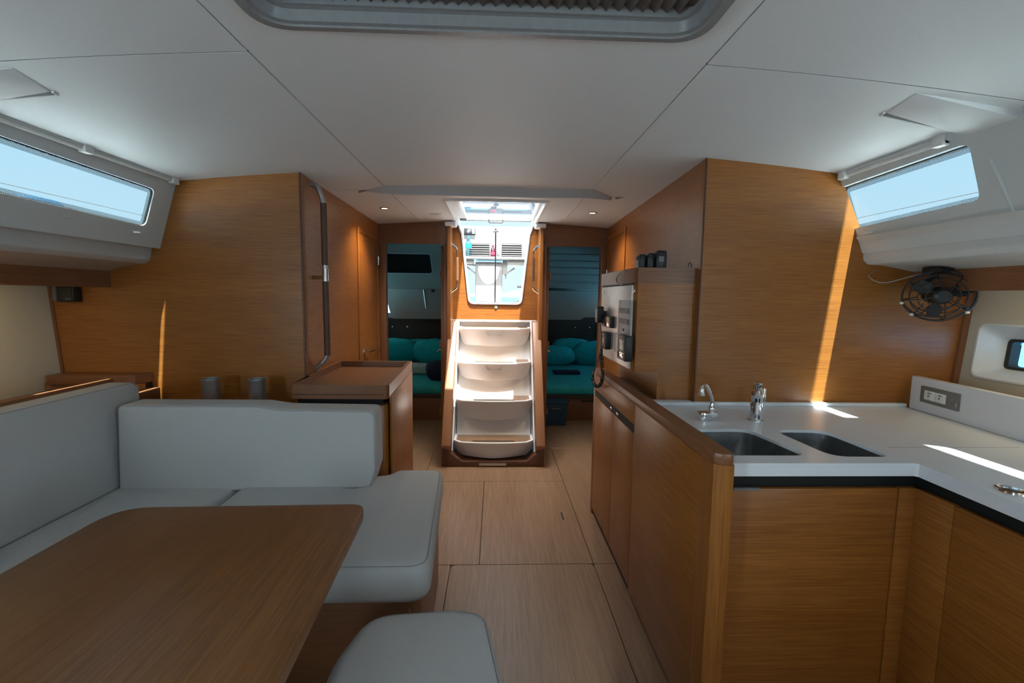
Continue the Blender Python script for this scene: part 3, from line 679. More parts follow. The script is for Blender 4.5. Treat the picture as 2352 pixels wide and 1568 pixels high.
# cockpit
ck = mk('trim_cockpit_sole', G().box(-.405, .405, 4.32, 7.2, .98, 1.02, .01), 'white_gel', **st)
lk = thing('cockpit_locker', 'white moulded locker face with louvred vents, seen through the exit', 'locker', (0, 5.35, 1.02))
mk('body', G().box(-.40, .40, 5.22, 5.60, 1.74, 2.10, .01), 'cockpit_gel_shaded', lk)
for sg in (-1, 1): mk('leg', G().box(min(sg*.40, sg*.37), max(sg*.40, sg*.37), 5.30, 5.60, 1.02, 1.74, .01), 'cockpit_gel_shaded', lk)
for (pa_, pb_) in (((1079, 558), (1124, 589)), ((1153, 559), (1198, 590))):
    a, b = PY(*pa_, 5.215), PY(*pb_, 5.215)
    v = mk('vent', G().box(a.x, b.x, 5.214, 5.221, b.z, a.z, .002), 'black_gap', lk)
    h = (a.z-b.z)
    for k in range(6):
        z = b.z+h*(k+.5)/6
        mk('slat', G().prism([(5.213, z-.005), (5.203, z-.004), (5.204, z+.001), (5.213, z+.004)], 'x', a.x+.004, b.x-.004), 'cockpit_gel_shaded', v)
a, b = PY(1066, 524, 5.21), PY(1092, 539, 5.21)
ga = mk('control_panel', G().box(a.x, b.x, 5.205, 5.221, b.z, a.z, .004), 'black_plastic', lk)
mk('dial', G().lathe([(.022, 0), (.022, -.006), (.012, -.012), (.001, -.012)], ((a.x+b.x)/2-.012, 5.205, (a.z+b.z)/2), 'y', 16), 'steel', ga)
mk('display', G().box(b.x-.035, b.x-.008, 5.203, 5.206, b.z+.01, a.z-.01), 'panel_grey', ga)
a = PY(1144, 580, 5.21); mk('socket', G().box(a.x-.007, a.x+.007, 5.212, 5.221, a.z-.028, a.z+.028, .003), 'plate_grey', lk)
ct = thing('cockpit_table', 'white cockpit table with folded leaves over a round-cornered pod', 'table', (-.07, 5.1, 1.02))
mk('tabletop', G().box(-.395, .395, 4.94, 5.19, 1.712, 1.742, .008), 'cockpit_gel_shaded', ct)
mk('leaf_frame', G().box(-.39, -.24, 4.98, 5.15, 1.665, 1.712, .004), 'plate_grey', ct)
mk('leaf_frame', G().box(.135, .39, 4.98, 5.15, 1.655, 1.712, .004), 'plate_grey', ct)
for (q0, q1) in (((1068, 610), (1093, 628)), ((1160, 630), (1182, 616)), ((1160, 622), (1162, 640)), ((1070, 607), (1095, 610))):
    a, b = PY(*q0, 5.06), PY(*q1, 5.06); mk('bracket', G().tube([a, b], .010, 6), 'plate_grey', ct)
mk('pod_frame', G().box(.08, .13, 5.03, 5.15, 1.56, 1.712, .005), 'plate_grey', ct)
a, b = PY(1092, 601, 5.02), PY(1153, 683, 5.02)
pod = mk('pod', G().prism(rp(rect(a.x, b.x, b.z, a.z), .02, 4), 'y', 5.02, 5.24, .015, 4), 'cockpit_gel_shaded', ct)
w_ = b.x-a.x; cx = (a.x+b.x)/2
sc = [(cx+w_*.40*math.cos(t)*(1 if math.sin(t) < 0 else 1), a.z-.05+(.19*math.sin(t) if math.sin(t) < 0 else 0)) for t in [pi+pi*k/14 for k in range(15)]]
g = G(); g.plate(sc, [], lambda u, v: (u, 5.018, v), (0, .004, 0)); mk('scoop', g, 'moulding', pod)
mk('handle', G().tube([(cx-w_*.36, 5.012, a.z-.045), (cx-w_*.30, 5.0, a.z-.05), (cx+w_*.30, 5.0, a.z-.05), (cx+w_*.36, 5.012, a.z-.045)], .005, 6), 'steel', pod)
mk('pod_base', G().prism(rp(rect(a.x+.008, b.x-.01, b.z-.045, b.z+.004), .015, 3), 'y', 5.03, 5.23, .01), 'cream_panel', ct)
mk('pedestal', G().box(cx-.10, cx+.13, 5.06, 5.20, 1.02, b.z-.04, .01), 'plate_grey', ct)
# bottles on the cockpit table
a = PY(1076, 592, 5.10)
bo = thing('water_bottle', 'clear blue water bottle with cyan label on the cockpit table', 'bottle', (a.x, 5.10, 1.742))
mk('body', G().lathe([(.030, 0), (.034, .006), (.034, .06), (.031, .07), (.034, .08), (.034, .15), (.028, .175), (.012, .20), (.012, .212)], (a.x, 5.10, 1.743), 'z', 20), 'bottle_plastic', bo)
mk('cap', G().lathe([(.014, .210), (.014, .228), (.001, .229)], (a.x, 5.10, 1.743), 'z', 14), 'label_cyan', bo)
mk('label_band', G().lathe([(.0345, .10), (.0345, .148)], (a.x, 5.10, 1.743), 'z', 20), 'label_cyan', bo)
a = PY(1132, 592, 5.05)
bo = thing('soft_drink_bottle', 'dark red soft drink bottle by the centre strip', 'bottle', (a.x, 5.05, 1.742))
mk('body', G().lathe([(.022, 0), (.026, .005), (.026, .06), (.022, .085), (.009, .11), (.009, .12)], (a.x, 5.05, 1.743), 'z', 18), 'cola', bo)
mk('cap', G().lathe([(.011, .119), (.011, .132), (.001, .133)], (a.x, 5.05, 1.743), 'z', 12), 'label_red', bo)
mk('label_band', G().lathe([(.0265, .025), (.0265, .058)], (a.x, 5.05, 1.743), 'z', 18), 'label_red', bo)
a = PY(1068, 585, 5.12); mk('tumbler', G().lathe([(.022, 0), (.026, .06), (.024, .06), (.020, .004)], (a.x, 5.12, 1.743), 'z', 16), 'bottle_plastic', None, 'small clear tumbler beside the blue water bottle', 'glass')
a = PY(1196, 658, 5.3); mk('winch_handle', G().tube([a+Vector((-.04, 0, 0)), a+Vector((.10, 0, 0))], .013, 8), 'black_plastic', None, 'short dark lever outside at the right edge of the exit', 'lever')
a = PY(1195, 693, 5.0); g = G(); g.tube(curve([a+Vector((-.07, 0, -.01)), a+Vector((-.03, .02, .0)), a+Vector((.01, 0, .008)), a+Vector((.05, .03, .0)), a+Vector((.12, 0, -.02))]), .012, 6); mk('mooring_rope', g, 'rubber', None, 'dark coil of rope outside, low at the right edge of the exit', 'rope')
# sea and shore
B = 3000
mk('sea_surface', G().plate(rect(-B, B, -B, B), [rect(-2.9, 2.9, -5, 7.6)], lambda u, v: (u, v, .45), (0, 0, -.5)), 'sea', None, 'blue sea beyond the cockpit and the hull port', 'sea', kind='stuff')
def ridge(name, label, cat, y, x0, x1, h, mat, n=80, seed=1, th=40):
    random.seed(seed); g = G(); ph = [random.uniform(0, 6) for _ in range(5)]; pts = []
    for i in range(n+1):
        x = x0+(x1-x0)*i/n; e = min(1, 4*min(i, n-i)/n+.1)
        pts.append((x, .45+h*e*(.7+.18*math.sin(x/h*.21+ph[0])+.12*math.sin(x/h*.6+ph[1])+.08*math.sin(x/h*1.9+ph[2]))))
    g.prism([(x0, .3)]+pts+[(x1, .3)], 'y', y, y+th); return mk(name, g, mat, None, label, cat)
ridge('wooded_shore', 'low green wooded shoreline across the water', 'shore', 800, -330, 330, 6.5, 'coast_green')
ridge('distant_mountain', 'hazy blue mountain ridge behind the shoreline', 'mountain', 2400, 0, 500, 62, 'ridge_blue', 60, 5)
mk('sandy_beach', G().box(-330, 330, 790, 801, .44, 1.3), 'sand', None, 'thin pale beach line along the far shore', 'beach')

# ------------------------------------------------------------------ companionway steps
sw = thing('companionway_steps', 'white moulded companionway steps with wooden side boards', 'stairs', (0, 3.6, 0))
XP = lambda z: 3.68+(z-.19)*.595       # inclined back panel
mk('plinth', G().prism([(-.40, 0), (.395, 0), (.395, .16), (.33, .10), (.26, .045), (-.24, .045), (-.32, .10), (-.40, .17)], 'y', 3.425, 3.60, .004), 'plinth_brown', sw)
mk('kick_label', G().box(-.11, .10, 3.421, 3.426, .012, .028), 'cream_panel', sw, label='faded pale label strip low on the plinth')
g = G(); g.loft([[(-.30, XP(.0)-.03, .0), (.30, XP(.0)-.03, .0), (.30, XP(0)+.05, 0), (-.30, XP(0)+.05, 0)], [(-.318, XP(1.115), 1.115), (.318, XP(1.115), 1.115), (.318, XP(1.115)+.05, 1.115), (-.318, XP(1.115)+.05, 1.115)]])
mk('back_shell', g, 'step_white', sw)
mk('top_ledge', G().box(-.372, .372, 4.118, 4.30, 1.088, 1.108, .004), 'step_white', sw)
for sg in (-1, 1):
    xa, xb = sg*.330, sg*.402
    pts = [(3.41, .17), (3.455, .10), (4.10, .10), (4.12, 1.10), (3.97, 1.10)]
    mk('side_board', G().prism(pts, 'x', min(xa, xb), max(xa, xb), .006, 2), 'stair_brown', sw)
    g = G(); g.loft([[(sg*.319, XP(.05)-.12, .06), (sg*.331, XP(.05)-.12, .06), (sg*.331, XP(.05)+.05, .06), (sg*.312, XP(.05)+.05, .06), (sg*.312, XP(.05)+.004, .06), (sg*.319, XP(.05)+.002, .06)], [(sg*.319, XP(1.1)-.12, 1.1), (sg*.331, XP(1.1)-.12, 1.1), (sg*.331, XP(1.1)+.05, 1.1), (sg*.312, XP(1.1)+.05, 1.1), (sg*.312, XP(1.1)+.004, 1.1), (sg*.319, XP(1.1)+.002, 1.1)]])
    mk('side_flange', g, 'step_white', sw)
def step(z, yf, hgt=.165, notch=False, c0=.22, c1=1.0):
    yb = XP(z)-.002
    hw = .316
    arc = [(-hw, yb), (-hw, yf+.085)]
    for k in range(13):
        t = k/12; x = -hw*.84+2*hw*.84*t; arc.append((x, yf+.030*abs(2*t-1)**2.2))
    arc += [(hw, yf+.085), (hw, yb)]
    def ring(k, dy=0, sc=1.0):
        zz = z-hgt*k; ybk = XP(zz); out = []
        for (x, y) in arc:
            a = abs(x)/hw; f = min(1, k*(c0+(c1-c0)*a**1.5)+(.06*(k/.1) if k < .1 else .06))
            yy = y+(ybk-y)*f+dy if y < yb-.001 else ybk
            out.append((x*sc*(1-.13*k*k), min(yy, ybk), zz))
        return out
    g = G(); rings = [ring(1.0, .02, .93), ring(.97, .0, .97), ring(.80), ring(.6), ring(.4), ring(.2), ring(.1), [(x, y+.006, z-.013) for x, y in arc], [(x, y, z-.011) for x, y in arc], [(x, y, z-.002) for x, y in arc], [(x*.995, y+.002, z) for x, y in arc]]
    # top with shallow recess for the wooden tread
    def inner(dz, k):
        zz = z+dz; cxm = 0; cy = (yf+yb)/2+.03
        return [(x*k, cy+(min(y, yb)-cy)*(k-.05), zz) for x, y in arc]
    rings += [inner(0, .945), inner(-.006, .935)]
    g.loft(rings, cap=True); s_ = mk('step', g, 'step_white', sw, ang=30)
    ins = [(x*.93, (yf+yb)/2+.03+(y-(yf+yb)/2-.03)*.87) for x, y in arc]
    tr_ = mk('tread_insert', G().prism(ins, 'z', z-.008, z-.003), 'floor_wood', s_)
    mk('grip_strip', G().box(-.165, .165, yf+.050, yf+.064, z-.004, z+.0005, .001), 'rubber', s_)
    if notch:
        g = G(); zz = z
        ring_ = [(-.085, -.020), (.085, -.020), (.060, -.068), (-.060, -.068)]
        def at(u, w, d):
            k = -w/hgt; zz = z+w; y0 = yf+.012*(u/.085)**2; f = k*.24+.06; return (u, y0+(XP(zz)-y0)*f+d, zz)
        g.loft([[at(u, w, -.004) for u, w in ring_], [at(u*.93, w*.97-.001, -.006) for u, w in ring_], [at(u*.86, w*.95-.002, .004) for u, w in ring_]], cap=False); mk('hand_notch', g, 'white_gel', s_)
step(1.045, 3.93, .165, True); step(.765, 3.775, .165, True); step(.478, 3.60, .175); step(.188, 3.43, .135, False, .10, .50)

# ------------------------------------------------------------------ ceiling fittings
def downlight(label, x, y):
    t = thing('downlight', label, 'light', (x, y, cz(x)), 'recessed ceiling spots near the steps')
    mk('bezel', G().lathe([(.026, .004), (.031, .002), (.033, -.003), (.031, -.006), (.022, -.006), (.020, .001)], (x, y, cz(x)), 'z', 28), 'brass', t)
    mk('bulb', G().lathe([(.021, .002), (.021, -.002), (.001, -.0025)], (x, y, cz(x)-.001), 'z', 20), 'lamp_glow', t)
    l = bpy.data.lights.new('spot', 'SPOT'); l.energy = 12; l.color = (1, .80, .55); l.spot_size = 2.2; l.spot_blend = .8; l.shadow_soft_size = .02
    o = bpy.data.objects.new('spot', l); COL.objects.link(o); o.location = (x, y, cz(x)-.012)
downlight('lit round ceiling spot left of the companionway hatch', -.777, 3.285); downlight('lit round ceiling spot right of the companionway hatch', .694, 3.32)
sv = thing('ceiling_switch', 'small square white switch plate in the ceiling by the hatch', 'switch', (-.456, 3.58, cz(.456)))
mk('plate', G().box(-.505, -.41, 3.54, 3.62, cz(.456)-.005, cz(.456)+.004, .002), 'white_plastic', sv)
mk('slot', G().box(-.49, -.43, 3.553, 3.560, cz(.456)-.0065, cz(.456)-.004), 'grey_frame', sv)

# big saloon deck hatch with pleated blind
hh = thing('deck_hatch', 'large rectangular overhead hatch with grey frame and pleated blind', 'hatch', (-.03, .66, 1.94))
def rr(x0, x1, y0, y1, r, z): return [(u, v, cz(u)+z) for u, v in rp(rect(x0, x1, y0, y1), r, 8)]
g = G(); X0, X1, Y0, Y1 = -.55, .485, .17, 1.140
g.loft([rr(X0, X1, Y0, Y1, .09, .002), rr(X0+.003, X1-.003, Y0+.003, Y1-.003, .09, -.012), rr(X0+.022, X1-.022, Y0+.022, Y1-.022, .08, -.014), rr(X0+.026, X1-.026, Y0+.026, Y1-.026, .08, -.006)], cap=False)
mk('outer_frame', g, 'grey_frame', hh, ang=25)
g = G(); g.loft([rr(X0+.024, X1-.024, Y0+.024, Y1-.024, .08, -.010), rr(X0+.034, X1-.034, Y0+.034, Y1-.034, .07, -.008), rr(X0+.042, X1-.042, Y0+.042, Y1-.042, .06, .012), rr(X0+.052, X1-.052, Y0+.052, Y1-.052, .05, .014), rr(X0+.052, X1-.052, Y0+.052, Y1-.052, .05, .055)], cap=False)
mk('inner_frame', g, 'grey_frame', hh, ang=25)
mk('frame_joint', G().box(-.032, -.029, Y1-.025, Y1+.001, 1.929, 1.944), 'seam_dark', hh)
n = 34; xs = [X0+.050+(X1-X0-.10)*i/(2*n) for i in range(2*n+1)]
g = G(); b = bmesh.new(); ra = [b.verts.new((x, Y0+.05, 1.958+(.014 if i % 2 else 0)+.002)) for i, x in enumerate(xs)]; rb = [b.verts.new((x, Y1-.054, 1.958+(.014 if i % 2 else 0)+.002)) for i, x in enumerate(xs)]
for i in range(len(xs)-1): b.faces.new((ra[i], ra[i+1], rb[i+1], rb[i]))
g._merge(b); bl_ = mk('pleated_blind', g, 'blind_cloth', hh, ang=10)
so_ = bl_.modifiers.new('s', 'SOLIDIFY'); so_.thickness = .0012
mk('added_blind_end_cover', G().box(X0+.05, X1-.05, Y1-.060, Y1-.050, 1.952, 1.985, .002), 'grey_frame', hh)  # bar added to cover the sunlit ends of the pleats
mk('pane', G().box(HX0, HX1, HY0, HY1, 1.995, 2.003), 'hatch_glass', hh)
# unseen deck hatch, added to let sun in behind the camera
h2 = thing('added_forward_hatch', 'unseen square deck hatch added over the forward saloon to let sun in', 'hatch', (0, -1.75, 1.94))
mk('frame', G().plate(rect(-.36, .36, -2.11, -1.39), [rect(-.325, .325, -2.075, -1.425)], lambda u, v: (u, v, 1.928), (0, 0, .07)), 'moulding', h2)  # frame of the added unseen hatch
mk('pane', G().box(-.33, .33, -2.08, -1.42, 2.0, 2.006), 'clear_glass', h2)  # pane of the added unseen hatch

# ------------------------------------------------------------------ port side (left): handrail, sideboard, sofa, table
hr = thing('handrail', 'tall brown leather and steel handrail on the left inner wall', 'handrail', (-.965, 2.47, .90))
xr = -.90; yw = 2.47
zt, zb = 1.885, .915
path = fillet([(-.966, yw, zt), (-.930, yw, zt-.005), (xr, yw, zt-.085), (xr+.002, yw, zb+.06), (-.966, yw, zb)], .05, 6)
mk('tube', G().tube(path, .0135, 12), 'cup_metal', hr)
mk('grip', G().tube([(xr, yw, 1.790), (xr, yw, 1.47)], .0165, 12), 'leather', hr); mk('grip', G().tube([(xr, yw, 1.385), (xr+.001, yw, .99)], .0165, 12), 'leather', hr)
mk('bracket', G().tube([(xr, yw, 1.405), (-.966, yw, 1.405)], .010, 10), 'brass', hr); mk('collar', G().tube([(xr, yw, 1.45), (xr, yw, 1.39)], .0155, 12), 'chrome', hr)

sb = thing('sideboard', 'wooden sideboard with raised-edge tray top behind the sofa', 'cabinet', (-.72, 2.45, 0))
out = rp([(-.933, 2.09), (-.488, 2.09), (-.522, 2.885), (-.985, 2.885), (-.975, 2.385), (-.955, 2.383), (-.952, 2.325), (-.935, 2.325)], [.01, .03, .008, 0, 0, 0, 0, 0], 5)
inn_ = [(-.915, 2.115), (-.514, 2.115), (-.544, 2.862), (-.955, 2.862), (-.945, 2.42), (-.945, 2.33), (-.92, 2.31)]
mk('tray_rim', G().plate(out, [inn_], lambda u, v: (u, v, .858), (0, 0, .045)), 'brown_y', sb)
mk('tray_floor', G().prism(inn_, 'z', .855, .868), 'brown_y', sb)
mk('tray_base', G().prism(out, 'z', .838, .860), 'brown_y', sb)
ins_ = [(-.915, 2.12), (-.52, 2.12), (-.55, 2.86), (-.95, 2.86), (-.95, 2.4), (-.94, 2.33)]
mk('shadow_band', G().prism(ins_, 'z', .80, .84), 'black_gap', sb)
mk('carcass', G().prism(rp([(-.935, 2.10), (-.500, 2.10), (-.535, 2.878), (-.975, 2.878), (-.965, 2.39), (-.95, 2.325), (-.935, 2.325)], [0, .03, 0, 0, 0, 0, 0], 5), 'z', 0, .806, .002), 'teak_z', sb)
mk('side_panel', G().prism([(-.494, 2.135), (-.484, 2.135), (-.518, 2.87), (-.528, 2.87)], 'z', .02, .842, .002), 'teak_z', sb)

# sofa base and ledge
sf = thing('settee_base', 'wooden base of the L-shaped settee', 'bench', (-.9, 1.6, 0))
mk('carcass', G().prism(rp([(-1.60, -.8), (-1.10, -.8), (-1.10, 1.36), (-.225, 1.36), (-.25, 2.02), (-1.60, 2.02)], [0, 0, 0, .03, .02, 0], 4), 'z', 0, .386, .003), 'brown_x', sf)
mk('rear_ledge', G().box(-1.64, -.955, 2.0, 2.325, 0, .768, .003), 'teak_x', sf)
mk('back_board', G().box(-1.69, -1.665, -.8, 2.03, .4, .938, .004), 'brown_y', sf)
mk('side_shelf', G().prism([(-1.68, .84), (-2.145, .84), (-2.145, .40), (-1.68, .40)], 'y', -.8, 2.32), 'brown_y', sf)
mk('thread_end', G().tube([PY(941, 1396, 1.30), PY(940, 1404, 1.28)], .001, 5), 'white_cloth', sf)
ID = lambda u, v, w: (u, v, w)
def seam(path, parent, r=.0011, mat='thread'): mk('seam', G().tube(path, r, 6), mat, parent)
so1 = rp(rect(-1.56, -1.058, -.8, 1.985), .03, 4)
c1 = mk('seat_cushion', G().cushion(so1, .388, .518, .04, ID, .006), 'fabric', None, 'long grey seat cushion along the left side of the settee', 'cushion', ang=60)
o2 = rp([(-1.052, 1.285), (-.185, 1.285), (-.232, 2.06), (-.44, 2.06), (-.475, 2.0), (-.53, 1.99), (-1.052, 1.985)], [.02, .07, .05, .03, .05, .02, .01], 6)
c2 = mk('seat_cushion', G().cushion(o2, .388, .522, .04, ID, .004), 'fabric', None, 'grey corner seat cushion facing the stairs aisle, right of the table', 'cushion', ang=60)
rim = [(p[0], p[1]) for p in offs(o2, -.012)]
seam([(u, v, .513) for u, v in rim]+[(rim[0][0], rim[0][1], .513)], c2)
# backrests
FB = lambda u, v, w: (u, w+(v-.5)*.06, v)      # transverse backrest leaning aft
bo_ = rp([(-1.525, .500), (-.512, .515), (-.488, .60), (-.492, .840), (-.88, .844), (-.97, .858), (-1.525, .858)], [.02, .03, .03, .035, .10, .10, .02], 6)
g = G(); g.cushion([(u, v) for u, v in bo_], 1.842, 1.975, .013, FB, .010, both=True)
for v_ in g.bm.verts: pass
cb = mk('back_cushion', g, 'fabric', None, 'long grey backrest cushion in front of the two metal cups', 'cushion', ang=60)
# front face seams
ring_f = [FB(u, v, 1.842+.0038) for u, v in offs(bo_, -.0038)]
seam(ring_f+[ring_f[0]], cb)
FL = lambda u, v, w: (w-(v-.5)*.10, u, v)      # side backrest leaning outwards
bs_ = rp([(-.8, .510), (2.02, .510), (2.055, .925), (-.8, .925)], [.02, .02, .05, .02], 5)
cs = mk('back_cushion', G().cushion(bs_, -1.635, -1.535, .013, FL, .010), 'fabric', None, 'grey side backrest cushion along the left hull side', 'cushion', ang=60)
ring_f = [FL(u, v, -1.535-.0038) for u, v in offs(bs_, -.0038)]
seam(ring_f+[ring_f[0]], cs)

# metal cups on the ledge
def cup(label, x, y=2.2):
    t = thing('cup_holder', label, 'cup', (x, y, .768), 'metal cups behind the backrest')
    mk('body', G().lathe([(.036, 0), (.038, .004), (.038, .13), (.040, .134), (.040, .142), (.034, .142), (.034, .01), (.001, .01)], (x, y, .769), 'z', 28), 'cup_metal', t)
    mk('lining', G().lathe([(.0335, .0), (.0335, .120)], (x, y, .779), 'z', 24), 'black_plastic', t)
cup('open grey metal cup behind the backrest, the left one', -1.355); cup('open grey metal cup behind the backrest, the right one beside the sideboard', -1.139)

# corner locker behind the side backrest
lo = thing('corner_locker', 'low brown wooden locker box in the far left corner', 'cabinet', (-1.85, 2.26, .77))
zl = .913; A, B_, C_ = PZ(105, 862, zl), PZ(310, 862, zl), PZ(351, 855, zl)
mk('lid', G().prism([(A.x, A.y), (B_.x, B_.y), (C_.x, C_.y), (C_.x, 2.336), (A.x, 2.336)], 'z', zl-.045, zl, .002), 'brown_x', lo)
mk('front', G().prism([(A.x+.015, A.y+.012), (B_.x, B_.y+.012), (B_.x, B_.y+.03), (A.x+.015, B_.y+.03)], 'z', .77, zl-.045), 'brown_x', lo)
mk('corner_stile', G().prism([(B_.x-.008, B_.y+.006), (B_.x+.008, B_.y+.010), (B_.x+.020, B_.y+.035), (B_.x, B_.y+.03)], 'z', .77, zl-.045), 'teak_z', lo)
mk('dark_niche', G().prism([(B_.x+.012, B_.y+.032), (C_.x-.008, C_.y+.01), (C_.x-.008, 2.335), (A.x+.03, 2.335), (A.x+.03, B_.y+.032)], 'z', .771, zl-.045), 'black_gap', lo)
a, b = PY(134, 893, A.y+.012), PY(192, 908, A.y+.012); mk('socket_plate', G().box(a.x, b.x, A.y+.004, A.y+.013, b.z-.03, a.z, .002), 'cream_panel', lo)
mk('corner_post', G().tube([(A.x+.0, A.y+.02, .842), (A.x+.0, A.y+.02, .875)], .02, 12), 'brown_z', lo)

# speaker
spk = thing('speaker', 'small black speaker high in the far left corner', 'speaker', (-2.08, 2.31, 1.26))
ys = 2.290; a, b, c = PY(111, 657, ys), PY(128, 657, ys), PY(170, 693, ys)
mk('cabinet', G().box(b.x, c.x, ys, 2.338, c.z, a.z, .003), 'black_plastic', spk)
mk('side_vent', G().prism([(a.x, ys+.012), (b.x-.001, ys-.004), (b.x-.001, 2.338), (a.x, 2.338)], 'z', c.z+.003, a.z, .003), 'plate_grey', spk)
mk('grille', G().box(b.x+.006, c.x-.006, ys-.004, ys+.001, c.z+.005, a.z-.005, .0015), 'rubber', spk)
cu = bpy.data.curves.new('badge', 'FONT'); cu.body = 'BOSE'; cu.size = .010; cu.shear = .6; cu.extrude = .0004; cu.align_x = 'CENTER'; cu.space_character = 1.1
co = bpy.data.objects.new('badge', cu); COL.objects.link(co); dg = bpy.context.evaluated_depsgraph_get()
me = bpy.data.meshes.new_from_object(co.evaluated_get(dg)); bpy.data.objects.remove(co)
a = PY(155, 686.5, ys-.0045)
me.transform(Matrix.Translation(Vector((a.x, ys-.0045, a.z-.003))-ORG[spk.name]) @ Matrix.Rotation(pi/2, 4, 'X')); me.materials.clear(); me.materials.append(MT['chrome'])
bo2 = bpy.data.objects.new('badge', me); COL.objects.link(bo2); bo2.parent = spk; bo2['label'] = 'small silver lettering low on the speaker front'

# table
tb = thing('dining_table', 'teak-coloured dining table with rounded corners in front of the settee', 'table', (-.65, .6, 0))
top_ = rp([(-1.0, -.05), (-.285, -.05), (-.288, .10), (-.347, 1.212), (-.99, 1.195)], [.05, .04, 0, .045, .09], 6)
mk('tabletop', G().prism(top_, 'z', .718, .75, .004, 2), 'table_wood', tb)
for y in (.25, .85):
    mk('leg', G().tube([(-.66, y, .02), (-.66, y, .70)], .045, 20), 'pewter', tb); mk('foot', G().lathe([(.12, .0), (.12, .012), (.05, .03)], (-.66, y, 0), 'z', 28), 'pewter', tb)
    mk('top_bracket', G().box(-.78, -.54, y-.06, y+.06, .70, .718, .003), 'pewter', tb)

# stool
sto = thing('bench_stool', 'low grey upholstered bench in the aisle beside the table', 'stool', (-.16, .8, 0))
so3 = rp([(-.355, .35), (.035, .35), (.030, .87), (-.012, 1.10), (-.10, 1.118), (-.315, 1.098), (-.353, .95)], [.05, .05, .06, .07, .04, .10, .05], 7)
cc = mk('seat', G().cushion(so3, .405, .518, .035, ID, .006), 'fabric', sto, ang=60)
rim = offs(so3, -.012); mk('seam', G().tube([(u, v, .510) for u, v in rim]+[(rim[0][0], rim[0][1], .510)], .0016, 6), 'thread', cc)
mk('base', G().prism(rp([(-.30, .40), (-.01, .40), (-.03, 1.03), (-.28, 1.03)], .04, 4), 'z', 0, .405, .003), 'brown_z', sto)

# ------------------------------------------------------------------ starboard side (right): partition, nav station, galley
XG = .605
pt = thing('galley_partition', 'long wooden partition cabinet between aisle and galley', 'cabinet', (.64, 1.9, 0))
mk('carcass', G().prism([(XG+.012, 1.25), (XG+.052, 1.25), (XG+.052, 2.66), (XG+.012, 2.66)], 'z', 0, .868), 'brown_y', pt)
mk('top_rail', G().prism([(XG+.052, 1.184), (XG+.045, 1.180), (XG+.02, 1.182), (XG+.004, 1.195), (XG-.002, 1.215), (XG-.002, 2.66), (XG+.056, 2.66), (XG+.056, 1.19)], 'z', .868, .900, .003), 'brown_y', pt)
mk('end_post', G().prism([(XG+.056, 1.184), (XG+.045, 1.181), (XG+.02, 1.183), (XG+.004, 1.195), (XG, 1.215), (XG, 1.262), (XG+.056, 1.262)], 'z', .0, .868), 'teak_z', pt)
mk('end_panel', G().box(XG, XG+.014, 1.263, 1.893, .02, .866, .0015), 'teak_y', pt)
mk('drawer', G().box(XG, XG+.014, 1.897, 2.655, .775, .866, .0015), 'teak_y', pt)
mk('grip_recess', G().box(XG+.006, XG+.016, 1.897, 2.655, .735, .775), 'black_gap', pt)
d1 = mk('door', G().box(XG, XG+.014, 1.897, 2.236, .04, .735, .0015), 'teak_z', pt); d2 = mk('door', G().box(XG, XG+.014, 2.240, 2.655, .04, .735, .0015), 'teak_z', pt)
mk('latch', G().box(XG+.001, XG+.008, 2.16, 2.20, .745, .757, .002), 'chrome', d1); mk('latch', G().box(XG+.001, XG+.008, 2.28, 2.32, .745, .757, .002), 'chrome', d2)
mk('toe_kick', G().box(XG+.01, XG+.05, 1.3, 2.65, 0, .04), 'seam_dark', pt)
mk('aft_post', G().box(XG-.0, XG+.055, 2.66, 2.70, 0, .90, .003), 'brown_z', pt)

nv = thing('navigation_cabinet', 'wooden wall cabinet carrying the instrument panel, above the chart desk', 'cabinet', (.77, 2.3, .86))
XN = .622
plan = [(XN, 2.655), (XN, 2.030), (XN+.010, 2.006), (XN+.030, 2.0), (.8915, 2.0), (.8915, 2.655)]
mk('carcass', G().prism(plan, 'z', .990, 1.388), 'teak_x', nv, ang=40)
mk('top_band', G().prism([(XN-.003, 2.655), (XN-.003, 2.030), (XN+.008, 2.004), (XN+.030, 1.997), (.8915, 1.997), (.8915, 2.655)], 'z', 1.388, 1.455), 'brown_x', nv, ang=40)
mk('lower_panel', G().box(.735, .8915, 2.0, 2.02, .85, .990), 'teak_x', nv)
mk('niche_side', G().box(.735, .745, 2.02, 2.655, .85, .990), 'teak_y', nv)
mk('chart_desk', G().box(.662, .735, 2.0, 2.655, .850, .866, .002), 'brown_y', nv)
ip = mk('instrument_panel', G().box(XN-.010, XN-.0, 2.035, 2.60, .998, 1.378, .0015), 'alu_panel', nv)
mk('panel_gap', G().box(XN-.005, XN-.0, 2.030, 2.61, 1.378, 1.388), 'black_gap', nv)
for q in ((1456, 668), (1386, 671)):
    a = PX(*q, XN-.012); mk('screw_head', G().lathe([(.010, 0), (.010, -.004), (.004, -.006)], (XN-.010, a.y, a.z), 'x', 14), 'chrome', ip)
a, b = PX(1453, 690, XN-.014), PX(1421, 764, XN-.014)
y0, y1 = a.y, b.y; z1 = a.z; z0 = z1-.165
bp = mk('breaker_panel', G().box(XN-.020, XN-.010, y0, y1, z0, z1, .002), 'panel_grey', ip)
